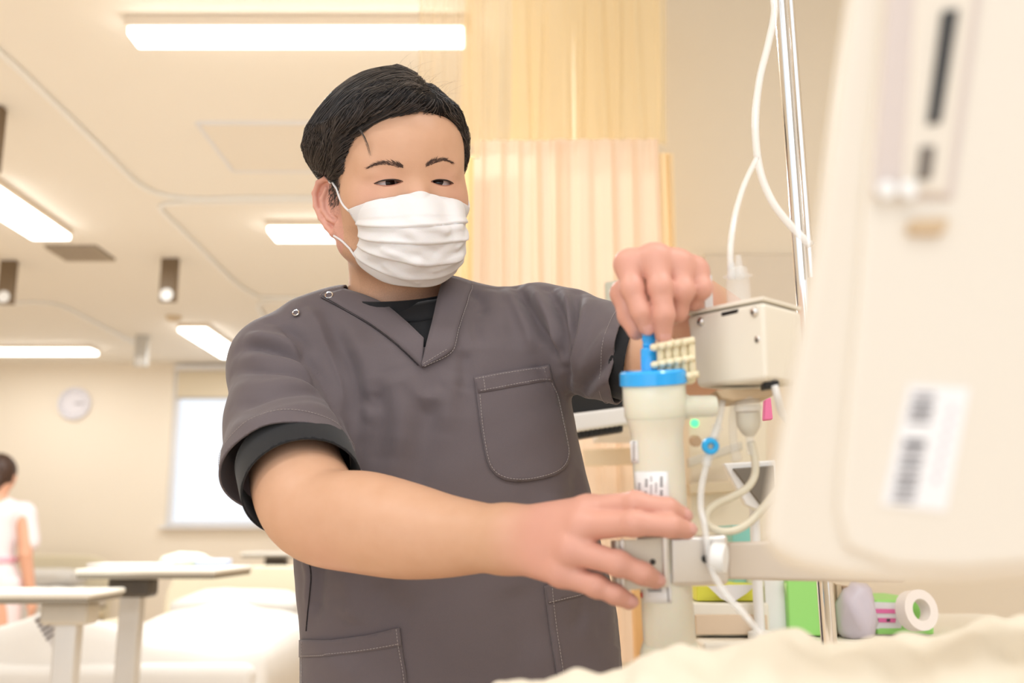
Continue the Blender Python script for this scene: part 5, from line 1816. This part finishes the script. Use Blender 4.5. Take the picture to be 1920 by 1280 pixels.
def drape(name, xa, xb, yt, yb, Y, mt, parent, freq, amp, seed, flare=0.0, edge=None):
    """A pleated hanging sheet between pixel columns xa..xb (at mid height) and picture heights yt..yb."""
    r = random.Random(seed)
    x0, x1 = PY(xa, 400, Y)[0], PY(xb, 400, Y)[0]
    z0, z1 = PY(960, yt, Y)[2], PY(960, yb, Y)[2]
    n, m = 260, 14
    s = np.linspace(0, 1, n)
    ph = np.cumsum(.6 + .9 * np.array([mnoise.noise(Vector((k * .045, seed, 0))) + .5 for k in range(n)]).clip(.1, 1.6)); ph = ph / ph[-1] * freq * 2 * math.pi
    V = []
    for j in range(m + 1):
        t = j / m
        z = z0 + (z1 - z0) * t
        for i in range(n):
            am = amp * (.7 + .5 * mnoise.noise(Vector((i * .03, seed * 3.1, t * .6))))
            x = x0 + (x1 - x0) * (s[i] + flare * t * (s[i] - .5)) + .010 * math.sin(ph[i] * .5 + t * 2.0 + seed) * t
            y = Y + am * math.sin(ph[i] + .5 * t * math.sin(seed + i * .02)) + .3 * am * math.sin(ph[i] * 2.1 + seed)
            zz = z if j not in (0,) else z + .004 * math.sin(ph[i])
            V.append((x, y, zz))
    Q = [(j * n + i, j * n + i + 1, (j + 1) * n + i + 1, (j + 1) * n + i) for j in range(m) for i in range(n - 1)]
    return link(name, mesh_np(name, V, Q), mt, parent, True)


cu = empty('bed_curtain', (PY(1030, 400, CY)[0], CY, CEIL - .03), 'pleated cream bed curtain with a yellow net top hanging behind the man', 'curtain')
ytop = -60
drape('curtain_net', 868, 1262, ytop, 272, CY, M['net'], cu, 10, .009, 3)
drape('curtain_net', 780, 905, ytop, 296, CY - .05, mat('curtain_net_thin', srgb(255, 228, 184), .8, alpha=.38), cu, 5, .007, 5)
drape('curtain_net', 960, 1250, ytop, 268, CY + .09, M['net'], cu, 7, .008, 8)
drape('curtain_cloth', 888, 1050, 263, 1240, CY - .045, M['drape'], cu, 4.5, .011, 2, .04)
drape('curtain_cloth', 1040, 1238, 261, 1240, CY - .030, M['drape'], cu, 4.5, .010, 7, .02)
drape('curtain_cloth', 815, 900, 290, 1240, CY + .05, M['drape2'], cu, 3, .020, 4)
drape('curtain_cloth', 1225, 1266, 287, 1240, CY + .04, M['drape2'], cu, 2, .012, 9)
tr0, tr1 = PY(770, 400, CY), PY(1275, 400, CY)
box('curtain_track', ((tr0[0] + tr1[0]) / 2, CY, CEIL - .02), (tr1[0] - tr0[0], .03, .03), M['rail'], cu)

# monitor with its white bezel, behind the raised arm
mo = empty('monitor', P(1120, 800, 1.75), 'black screen with a white lower bezel seen beneath the raised sleeve', 'monitor')
slab('screen', [(1040, 690), (1200, 660), (1203, 762), (1055, 778)], 1.72, .03, M['black'], mo, .004)
slab('bezel', [(1050, 777), (1210, 757), (1212, 790), (1062, 812)], 1.70, .05, M['white'], mo, .006)
slab('vent_grille', [(1080, 808), (1168, 796), (1168, 808), (1084, 822)], 1.71, .03, M['dark'], mo)
for k in range(9):
    x = 1088 + k * 9
    slab('grille_slat', [(x, 807 - k * 1.3), (x + 3, 806.6 - k * 1.3), (x + 3, 818 - k * 1.3), (x, 818.4 - k * 1.3)], 1.705, .01, M['black'], mo)
bmo = P(1236, 780, 1.75)
lathe('monitor_pole', (bmo[0] + .02, 2.16, 0), (0, 0, 1), [(0, .10), (.03, .10), (.035, .014), (bmo[2], .014)], M['white'], mo, 20)
box('monitor_mount', (bmo[0] - .03, (bmo[1] + 2.20) / 2, bmo[2] + .02), (.10, 2.18 - bmo[1], .05), M['white'], mo)
tb = slab('curtain_tieback', [(1092, 842), (1212, 838), (1212, 870), (1096, 874)], 2.22, .012, mat('tieback_band', srgb(250, 228, 196), .8), cu, .003)
dp = slab('door_post', [(1188, 1095), (1206, 1095), (1213, 1300), (1196, 1300)], 2.0, .05, mat('orange_wood', srgb(238, 190, 130), .5))
dp['kind'] = 'structure'; dp.name = 'trim_1'

# ---------------------------------------------------------------- clutter on the counter behind the machine
M['green'] = mat('lime_green_plastic', srgb(160, 226, 120), .4)
M['green2'] = mat('pale_green_film', srgb(190, 222, 150), .4)
M['yellow'] = mat('yellow_tray', srgb(226, 222, 76), .5)
ZC = 1.55
ctr = empty('counter', P(1500, 1200, ZC) * [1, 1, 0], 'cream counter with a tan front behind the filter cylinder', 'counter')
ct = P(1400, 1192, ZC)
zt_ = ct[2]
xa, xb = P(1298, 1150, ZC)[0], P(2100, 1150, ZC)[0]
box('worktop', ((xa + xb) / 2, 1.80, zt_ - .02), (xb - xa, .56, .04), M['cream'], ctr, bevel=.006)
box('cabinet', ((xa + xb) / 2 + .02, 1.82, (zt_ - .04) / 2), (xb - xa - .04, .50, zt_ - .04), mat('tan_laminate', srgb(228, 204, 176), .5), ctr, bevel=.004)
for k in range(3):
    x = xa + .04 + (xb - xa - .06) * (k + .5) / 3
    d = box('cabinet_door', (x, 1.56, (zt_ - .04) / 2), ((xb - xa - .1) / 3, .018, zt_ - .12), bpy.data.materials['tan_laminate'], ctr, bevel=.003)
    box('handle', (x + .08, 1.545, zt_ - .16), (.01, .014, .10), M['steel'], d)


def on_top(name, px, py_b, wd_px, h_px, z, depth, mt, label, cat, bevel=.003, lean=0.0):
    """A block standing on the worktop."""
    b = P(px, py_b, z)
    o = slab(name, [(px - wd_px / 2 - lean, py_b - h_px), (px + wd_px / 2 - lean, py_b - h_px), (px + wd_px / 2, py_b), (px - wd_px / 2, py_b)], z, depth, mt, None, bevel)
    return tag(o, label, cat) if label else o


def stand_y(z_world, y):
    """Picture height of a level z at distance y."""
    return proj((0, y, z_world))[1]


def on_counter(name, xl, xr, ytop_, y, depth, mt, label, cat, bevel=.003, parent=None):
    """A block whose foot is on the worktop at distance y and whose top reaches the picture height ytop_."""
    X0, X1 = PY(xl, ytop_, y)[0], PY(xr, ytop_, y)[0]
    Z1 = PY(xl, ytop_, y)[2]
    o = box(name, ((X0 + X1) / 2, y + depth / 2, (zt_ + Z1) / 2 + .001), (X1 - X0, depth, Z1 - zt_ - .002), mt, parent, bevel=bevel)
    return tag(o, label, cat) if label else o
# ---------------------------------------------------------------- things on the counter
du = on_counter('drawer_unit', 1296, 1442, 1130, 1.58, .22, M['cream'], 'low cream drawer unit under the yellow tray', 'drawer unit', .004)
dz1 = PY(1300, 1130, 1.58)[2]
dx0, dx1 = PY(1302, 1150, 1.58)[0], PY(1436, 1150, 1.58)[0]
box('drawer', ((dx0 + dx1) / 2, 1.577, (dz1 + zt_) / 2 - .006), (dx1 - dx0, .012, dz1 - zt_ - .022), bpy.data.materials['tan_laminate'], du, bevel=.002)
ya, yb2 = PY(1306, 1100, 1.60)[0], PY(1432, 1100, 1.60)[0]
zt2 = PY(1306, 1098, 1.60)[2]
yt = tag(box('tray', ((ya + yb2) / 2, 1.69, (zt2 + dz1) / 2 + .001), (yb2 - ya, .18, zt2 - dz1 - .001), M['yellow'], None, bevel=.002), 'yellow tray with a white paper sheet behind the arm of the holder', 'tray')
slab('paper', [(1326, 1097), (1418, 1096), (1400, 1112), (1372, 1130), (1352, 1122)], 1.54, .004, M['label'], yt)
on_counter('carton', 1432, 1472, 1086, 1.60, .16, M['white'], 'white upright carton left of the green folder', 'carton')
gf = on_counter('file_box', 1475, 1552, 1080, 1.585, .14, M['green'], 'lime green file box standing beside the white carton', 'file box')
c = proj((PY(1500, 1100, 1.58)))
sl = slab('sleeve', [(1470, 1092), (1512, 1092), (1522, 1172), (1484, 1168)], 1.545, .004, M['green2'], gf)
for k, (x, col_) in enumerate(((1556, (186, 160, 128)), (1568, (214, 190, 158)), (1580, (180, 150, 122)))):
    on_counter('binder', x, x + 10, 1092 + k * 3, 1.60, .18, mat('binder_brown', srgb(*col_), .6), ('dark tan binder next to the green file box', 'pale tan binder between two darker ones', 'brown binder nearest the grey bag')[k], 'binder', .001)
gb = on_counter('basket', 1640, 1748, 1124, 1.60, .20, M['green'], 'green basket carrying the pink and white notice', 'basket', .004)
nt_ = slab('notice', [(1630, 1128), (1692, 1130), (1690, 1180), (1628, 1178)], 1.545, .003, M['label'])
tag(nt_, 'white notice with two pink lines propped on the green basket', 'notice')
M['pink'] = mat('pink_ink', srgb(240, 120, 176), .7)
slab('pink_line', [(1634, 1141), (1688, 1142), (1687, 1150), (1633, 1149)], 1.5435, .001, M['pink'], nt_)
slab('pink_line', [(1634, 1158), (1680, 1159), (1679, 1167), (1633, 1166)], 1.5435, .001, M['pink'], nt_)
for x in (1644, 1666): slab('dot', [(x - 3, 1160), (x + 3, 1160), (x + 3, 1165), (x - 3, 1165)], 1.5425, .001, M['ink'], nt_)
b0 = PY(1608, 1150, 1.57)
bmx = bmesh.new(); bmesh.ops.create_icosphere(bmx, subdivisions=3, radius=1.0)
for v in bmx.verts:
    d = v.co.copy(); r = 1 + .22 * mnoise.noise(d * 1.7) + .10 * mnoise.noise(d * 4)
    v.co = Vector((b0[0] + d.x * .030 * r, b0[1] + d.y * .03 * r, max(zt_ + .001, b0[2] + d.z * .048 * r)))
bg = bm_obj('plastic_bag', bmx, mat('grey_violet_film', srgb(206, 196, 204), .35), None, True)
tag(bg, 'crumpled grey plastic bag in front of the pink notice', 'bag')
r0 = PY(1716, 1140, 1.56)
tr_ = lathe('tape_roll', (r0[0], 1.575, r0[2] - .005), (.35, -1, .15), [(0, .030), (.022, .030), (.022, .016), (0, .016), (0, .030)], mat('white_tape', srgb(244, 234, 226), .6), None, 28, cap=False)
tag(tr_, 'white roll of tape leaning on the green basket', 'tape roll')
# tablet on a bracket with a white frame, teal box, small lamp and clip
tbk = empty('display_panel', P(1400, 960, 1.5), 'tilted dark panel with a white frame behind the looped line', 'display')
slab('frame', [(1356, 868), (1456, 862), (1460, 930), (1424, 958), (1398, 946)], 1.50, .02, M['white'], tbk, .003)
slab('screen', [(1374, 878), (1452, 872), (1456, 926), (1428, 948)], 1.494, .008, mat('grey_screen', srgb(120, 112, 100), .4), tbk, .002)
fp = P(1420, 950, 1.52)
lathe('stand', (fp[0], fp[1] + .02, zt_), (0, 0, 1), [(0, .018), (.01, .018), (.014, .008), (fp[2] - zt_ + .02, .008)], M['white'], tbk, 16)
tl = on_counter('tissue_box', 1372, 1412, 984, 1.72, .12, mat('teal_carton', srgb(140, 204, 196), .5), 'teal and white carton behind the loop of line', 'carton')
wf = PY(1392, 1000, 1.715)
pg_ = slab('clip', [(1434, 748), (1446, 744), (1450, 786), (1432, 788)], 1.2, .01, mat('pink_plastic', srgb(244, 130, 176), .4), None, .002)
tag(pg_, 'small pink clip by the drip chamber', 'clip')
db = empty('bedside_rack', P(1320, 880, 1.6) * [1, 1, 0], 'beige equipment rack dimly seen behind the filter cylinder', 'rack')
slab('rack_panel', [(1290, 740), (1440, 740), (1440, 1080), (1296, 1080)], 2.05, .10, mat('rack_cream', srgb(240, 226, 202), .5), db, .006)
slab('rack_shelf', [(1292, 905), (1380, 900), (1380, 922), (1294, 926)], 2.0, .08, mat('rack_tan', srgb(220, 200, 170), .5), db, .003)
slab('rack_arm', [(1290, 858), (1392, 826), (1394, 842), (1292, 876)], 1.98, .03, mat('rack_grey', srgb(214, 204, 188), .4), db, .003)
lathe('rack_knob', P(1303, 826, 2.0), -FWD, [(0, .012), (.02, .010)], mat('rack_knob_brown', srgb(190, 160, 130), .5), db, 16)
lathe('indicator_lamp', P(1302, 793, 2.02), -FWD, [(0, .008), (.005, .008), (.008, .005)], mat('green_lamp', srgb(80, 255, 150), .3, emit=1.1), db, 20)
rp0 = P(1365, 1060, 2.08)
box('rack_foot', (rp0[0], rp0[1] + .06, rp0[2] / 2), (.10, .08, rp0[2]), bpy.data.materials['rack_cream'], db, bevel=.004)
gr = slab('wall_socket', [(1134, 528), (1160, 524), (1162, 572), (1136, 574)], 2.26, .02, mat('grey_green_plate', srgb(206, 206, 190), .5), None, .004)
tag(gr, 'grey hanging plate on the curtain just left of the raised hand', 'plate')

# ---------------------------------------------------------------- beds and tables of the far ward
M['linen'] = mat('white_linen', srgb(222, 216, 208), .85, bump=.08, bscale=60)
M['bedcream'] = mat('cream_bed_plastic', srgb(232, 220, 192), .45)
M['tabletop'] = mat('pale_table_top', srgb(240, 234, 222), .4)
M['edge'] = mat('grey_edge', srgb(150, 142, 128), .5)
M['post'] = mat('grey_white_post', srgb(224, 220, 214), .35, metal=.2)


def pillow(c, s, label, mt, rz=0.0):
    bmx = bmesh.new(); bmesh.ops.create_cube(bmx, size=2.0)
    bmesh.ops.subdivide_edges(bmx, edges=bmx.edges[:], cuts=5, use_grid_fill=True)
    for v in bmx.verts:
        x, y, z = v.co
        k = (1 - .55 * (abs(x) ** 4)) * (1 - .55 * (abs(y) ** 4))
        zz = z * k + .10 * mnoise.noise(Vector((x * 1.5 + c[0], y * 1.5, z)))
        q = Matrix.Rotation(rz, 3, 'Z') @ Vector((x * s[0] * (1 - .06 * y * y), y * s[1] * (1 - .06 * x * x), zz * s[2]))
        v.co = Vector(c) + q
    o = bm_obj('pillow', bmx, mt, None, True)
    return tag(o, label, 'pillow', 'pillows on the far beds')


def ward_bed(cx, y0, y1, wd, z_m, label, bl_label, pl_label, hump):
    e = empty('bed', (cx, (y0 + y1) / 2, 0), label, 'bed', 'beds of the far ward')
    L = y1 - y0
    box('mattress', (cx, (y0 + y1) / 2, z_m - .08), (wd, L, .15), M['linen'], e, bevel=.04)
    box('bed_frame', (cx, (y0 + y1) / 2, z_m - .20), (wd - .04, L, .06), M['bedcream'], e, bevel=.01)
    for sx in (-1, 1):
        for yy in (y0 + .25, y1 - .25):
            lathe('leg', (cx + sx * (wd / 2 - .1), yy, .0), (0, 0, 1), [(0, .03), (.06, .035), (.07, .022), (z_m - .23, .022)], M['post'], e, 12)
    # arched head panel
    n = 24
    arch = [(cx - wd / 2 + .01, .35)] + [(cx - (wd / 2 - .01) * math.copysign(abs(math.cos(t)) ** .45, math.cos(t)), z_m + .02 + .26 * math.sin(t) ** .6) for t in np.linspace(0.001, math.pi - .001, n)] + [(cx + wd / 2 - .01, .35)]
    bmx = bmesh.new()
    a = [bmx.verts.new((x, y1 + .02, z)) for x, z in arch]; b = [bmx.verts.new((x, y1 + .07, z)) for x, z in arch]
    bmx.faces.new(a); bmx.faces.new(b[::-1])
    for i in range(len(arch)): bmx.faces.new((a[i], b[i], b[(i + 1) % len(arch)], a[(i + 1) % len(arch)]))
    bm_obj('headboard', bmx, M['bedcream'], e, bevel=.015)
    box('side_rail', (cx - wd / 2 - .03, y1 - .55, z_m + .02), (.03, .5, .06), M['bedcream'], e, bevel=.01)
    for yy in (y1 - .75, y1 - .35): box('rail_post', (cx - wd / 2 - .03, yy, z_m - .10), (.025, .03, .22), M['bedcream'], e, bevel=.004)
    # blanket
    nx, ny = 40, 60
    V = []
    for j in range(ny + 1):
        y = y0 - .01 + (L * .72) * j / ny
        for i in range(nx + 1):
            u = -1.25 + 2.5 * i / nx
            x = cx + u * wd / 2 * (1 if abs(u) < 1 else .99)
            over = max(0, abs(u) - 1)
            z = z_m + .03 - over * wd * .5 * 1.6
            x = cx + math.copysign(min(abs(u), 1.0) * wd / 2 + min(over, .1) * .35, u)
            t = j / ny
            for (hx, hy, ha, hw) in hump: z += ha * math.exp(-((u - hx) ** 2 / .35 + (t - hy) ** 2 / hw)) * (1 if over == 0 else .8)
            if j < 5: z -= (5 - j) ** 2 * .012
            z += .012 * mnoise.noise(Vector((x * 7, y * 7, .4))) + .008 * math.sin(x * 25 + 3 * y)
            V.append((x, y, z))
    Q = [(j * (nx + 1) + i, j * (nx + 1) + i + 1, (j + 1) * (nx + 1) + i + 1, (j + 1) * (nx + 1) + i) for j in range(ny) for i in range(nx)]
    o = link('blanket', mesh_np('blanket', V, Q), M['linen'], None, True)
    tag(o, bl_label, 'blanket', 'white covers on the far beds')
    pillow((cx + .03, y1 - .30, z_m + .09), (.31, .20, .085), pl_label, M['linen'])
ward_bed(-1.36, 3.62, 5.45, .95, .70, 'hospital bed with a cream arched headboard behind the grey post', 'white cover with a raised foot end on the nearest far bed', 'white pillow below the cream arch left of the man',
         [(-.55, .10, .13, .012), (.2, .55, .10, .06), (.3, .85, .08, .05)])
ward_bed(-1.30, 6.6, 8.4, .95, .72, 'hospital bed further back, half hidden by the man', 'white cover on the bed at the back wall', 'white pillow of the bed at the back wall', [(.0, .5, .10, .08)])
ward_bed(-3.95, 7.2, 9.0, .95, .70, 'hospital bed under the clock beyond the nurse', 'white cover on the bed under the clock', 'white pillow of the bed under the clock', [(.2, .4, .10, .06)])


def overbed_table(x0, x1, y0, y1, zt, cx, label, post=.035, tilt=0.0, lever=(96, 90, 84)):
    e = empty('overbed_table', (cx, (y0 + y1) / 2, 0), label, 'table', 'overbed tables')
    R = np.array(Matrix.Rotation(tilt, 3, 'Z'))
    c = np.array([(x0 + x1) / 2, (y0 + y1) / 2, zt])
    box('table_top', c - [0, 0, .008], (x1 - x0, y1 - y0, .016), M['tabletop'], e, R, bevel=.006)
    box('table_edge', c - [0, 0, .022], (x1 - x0 - .01, y1 - y0 - .01, .014), M['edge'], e, R, bevel=.004)
    box('height_lever', (cx, (y0 + y1) / 2, zt - .06), (.13, .09, .06), mat('lever_plastic', srgb(*lever), .5), e, bevel=.012)
    box('column', (cx, (y0 + y1) / 2, (zt - .06) / 2 + .03), (post * 2, post * 1.6, zt - .09), M['post'], e, bevel=.008)
    for sy in (-1, 1): box('foot', (cx + .12, (y0 + y1) / 2 + sy * .0, .04), (.62, .06, .04), M['post'], e, bevel=.01) if sy < 0 else box('cross_foot', (cx - .16, (y0 + y1) / 2, .04), (.06, .36, .04), M['post'], e, bevel=.01)
    return e
zc2 = 3.30
z2 = P(300, 1064, 3.05)[2]
overbed_table(P(172, 1064, 3.05)[0], P(428, 1064, 3.05)[0], 3.0, 3.42, z2, P(267, 1090, 3.2)[0], 'overbed table with packets on top and a broad grey post', .033, .0)
z3 = P(500, 1036, 5.95)[2]
a3, b3 = PZ(442, 1036, z3), PZ(640, 1036, z3)
overbed_table(P(442, 1036, 5.95)[0], P(660, 1036, 5.95)[0], P(500, 1036, 5.95)[1] + .10, P(500, 1036, 5.95)[1] + .50, z3, P(497, 1036, 5.95)[0], 'overbed table farther back, close to the man', .030)
z1 = P(100, 1106, 2.75)[2]
a1 = P(0, 1106, 2.75)
overbed_table(P(-160, 1106, 2.75)[0], P(198, 1106, 2.75)[0], a1[1] - .14, a1[1] + .16, z1, P(132, 1106, 2.75)[0], 'low overbed table at the picture edge with a notice below it', .032, .06, (214, 206, 192))
# things on the middle table
t0 = P(338, 1050, 3.24)
bmx = bmesh.new(); bmesh.ops.create_icosphere(bmx, subdivisions=3, radius=1.0)
for v in bmx.verts:
    d = v.co.copy(); r = 1 + .16 * mnoise.noise(d * 2.1)
    v.co = Vector((t0[0] + d.x * .085 * r, t0[1] + .05 + d.y * .06 * r, z2 + max(.0, .014 + d.z * .030 * r)))
o = bm_obj('cloth_bundle', bmx, mat('pale_green_cloth', srgb(228, 238, 222), .85), None, True)
tag(o, 'pale green folded cloth on the overbed table', 'cloth')
t1_ = P(396, 1050, 3.22)
tag(box('packet', (t1_[0], t1_[1] + .03, z2 + .012), (.10, .07, .022), mat('blue_white_packet', srgb(206, 216, 240), .5), None, bevel=.004), 'small blue and white packet beside the green cloth', 'packet')
t2_ = P(236, 1058, 3.12)
tag(box('paper_stack', (t2_[0], t2_[1] + .05, z2 + .006), (.22, .15, .010), M['label'], None, bevel=.001), 'thin white stack of paper on the overbed table', 'paper')
nn = slab('notice', [(62, 1160), (108, 1136), (112, 1192), (98, 1216)], 2.80, .004, M['label'])
tag(nn, 'tilted paper notice with grey lines under the low table', 'notice')
for k in range(5):
    t = k / 5
    slab('print_line', [(66 + t * 24, 1164 + t * 42), (104 + t * 2, 1143 + t * 50), (104 + t * 2, 1147 + t * 50), (67 + t * 24, 1168 + t * 42)], 2.795, .002, bpy.data.materials['printed_grey_ink'], nn)
cart = empty('bed_motor', P(30, 1210, 4.4) * [1, 1, 0], 'dark slatted bed mechanism beneath the low table', 'mechanism')
c0 = P(30, 1200, 4.6)
for k in range(4): box('slat', (c0[0], c0[1], c0[2] - .02 - k * .10), (.20, .05, .045), mat('mechanism_brown', srgb(170, 150, 124), .5) if k == 0 else bpy.data.materials['mechanism_brown'], cart, bevel=.006)
box('upright', (c0[0] + .08, c0[1] + .04, c0[2] / 2), (.04, .04, c0[2]), M['post'], cart)

# ---------------------------------------------------------------- the nurse in the distance
nz = 5.9
n0 = P(-12, 1000, nz); nx_, ny_ = n0[0], n0[1]
nurse = empty('person', (nx_, ny_, 0), 'nurse in white and pink uniform walking away at the picture edge, seen from behind', 'person')
hx, hz = P(-6, 885, nz)[0], P(-6, 885, nz)[2]
S = lambda a, b, c: (nx_ + a, ny_ + b, c)
sh, hn = P(52, 940, nz), P(68, 1080, nz)
def nurse_body(p):
    p = p.copy(); p[:, 1] = 2 * ny_ - p[:, 1]
    d = ellip(p, (hx, ny_ - .01, hz - .01), (.070, .088, .108))
    d = smin(d, cone(p, (hx, ny_ + .02, hz - .07), S(0, .02, 1.28), .05, .055), .03)
    d = smin(d, cone(p, S(0, .01, 1.25), S(0, .01, .95), .10, .10), .05)
    for s in (-1, 1):
        A = [S(s * .17, .01, 1.26), S(s * .205, .02, 1.03), S(s * .235, -.03, .80)]
        d = smin(d, chain(p, A, [.045, .038, .028], .01), .03)
        d = smin(d, chain(p, [S(s * .235, -.03, .80), S(s * .240, -.045, .73)], [.028, .030], .01), .02)
        for k in range(4):
            f = S(s * (.240 - .006 * k * s * 0), -.070 + k * .018, .725)
            d = smin(d, cone(p, f, (f[0] + s * .002, f[1] - .004, f[2] - .075 + .006 * abs(k - 1.5)), .0095, .0075), .004)
        d = smin(d, cone(p, S(s * .236, -.070, .765), S(s * .232, -.100, .705), .011, .008), .006)
        L = [S(s * .085, .01, .85), S(s * .09, .04 * s, .45), S(s * .09, .10 * s + .03, .09)]
        d = smin(d, chain(p, L, [.08, .055, .04], .01), .03)
    e = ellip(p, (hx, ny_ - .098, hz - .025), (.012, .016, .018))
    d = smin(d, e, .012)
    for s in (-1, 1): d = smin(d, ellip(p, (hx + s * .072, ny_ + .005, hz - .02), (.010, .018, .028)), .006)
    return d
def nurse_top(p):
    d = cone(p, S(0, .01, 1.24), S(0, .01, .92), .125, .118)
    d = smin(d, ellip(p, S(0, .01, .84), (.175, .125, .16)), .08)
    d = smin(d, cone(p, S(-.15, .01, 1.27), S(.15, .01, 1.27), .062, .062), .06)
    for s in (-1, 1): d = smin(d, cone(p, S(s * .17, .01, 1.26), S(s * .20, .02, 1.10), .062, .062), .03)
    return np.maximum(d, 1.005 - .28 - p[:, 2])
def nurse_legs(p):
    d = None
    for s in (-1, 1):
        L = [S(s * .085, .01, .85), S(s * .09, .04 * s, .45), S(s * .09, .10 * s + .03, .08)]
        e = chain(p, L, [.105, .085, .075], .02); d = e if d is None else smin(d, e, .05)
    return np.maximum(d, p[:, 2] - .90)
def nurse_hair(p):
    p = p.copy(); p[:, 1] = 2 * ny_ - p[:, 1]
    d = ellip(p, (hx, ny_ + .015, hz + .012), (.082, .095, .108))
    d = smax(d, -(p[:, 1] - (ny_ - .055) + .9 * np.minimum(0, (hz + .02 - p[:, 2]))), .02)
    return smin(d, ellip(p, (hx, ny_ + .085, hz - .06), (.045, .045, .05)), .02)
box_lo, box_hi = (nx_ - .4, ny_ - .35, .0), (nx_ + .4, ny_ + .35, 1.75)
V, Q = surface_nets(nurse_body, box_lo, box_hi, .0085); link('body', mesh_np('body', V, Q), mat('nurse_skin', srgb(232, 176, 146), .5, sss=.1), nurse, True)
V, Q = surface_nets(nurse_top, box_lo, box_hi, .010); link('tunic', mesh_np('tunic', V, Q), mat('white_pink_uniform', srgb(248, 236, 236), .8), nurse, True)
V, Q = surface_nets(nurse_legs, box_lo, box_hi, .012); link('trousers', mesh_np('trousers', V, Q), mat('pale_pink_trousers', srgb(250, 232, 232), .8), nurse, True)
V, Q = surface_nets(nurse_hair, box_lo, box_hi, .008); link('hair', mesh_np('hair', V, Q), mat('dark_brown_hair', srgb(70, 48, 36), .5), nurse, True)
for s in (-1, 1):
    f = lambda p: np.maximum(ellip(p, S(s * .09, .10 * s - .02, .03), (.045, .125, .065)), -p[:, 2] + .002)
    V, Q = surface_nets(f, (nx_ - .3, ny_ - .35, -.01), (nx_ + .3, ny_ + .35, .14), .009); link('shoe', mesh_np('shoe', V, Q), M['shoe'], nurse, True)
bt = lathe('belt', S(0, .01, .985), (0, 0, 1), [(0, .139), (.012, .141), (.030, .139), (.030, .125), (0, .125), (0, .139)], mat('pink_belt', srgb(246, 190, 204), .7), nurse, 40, cap=False)
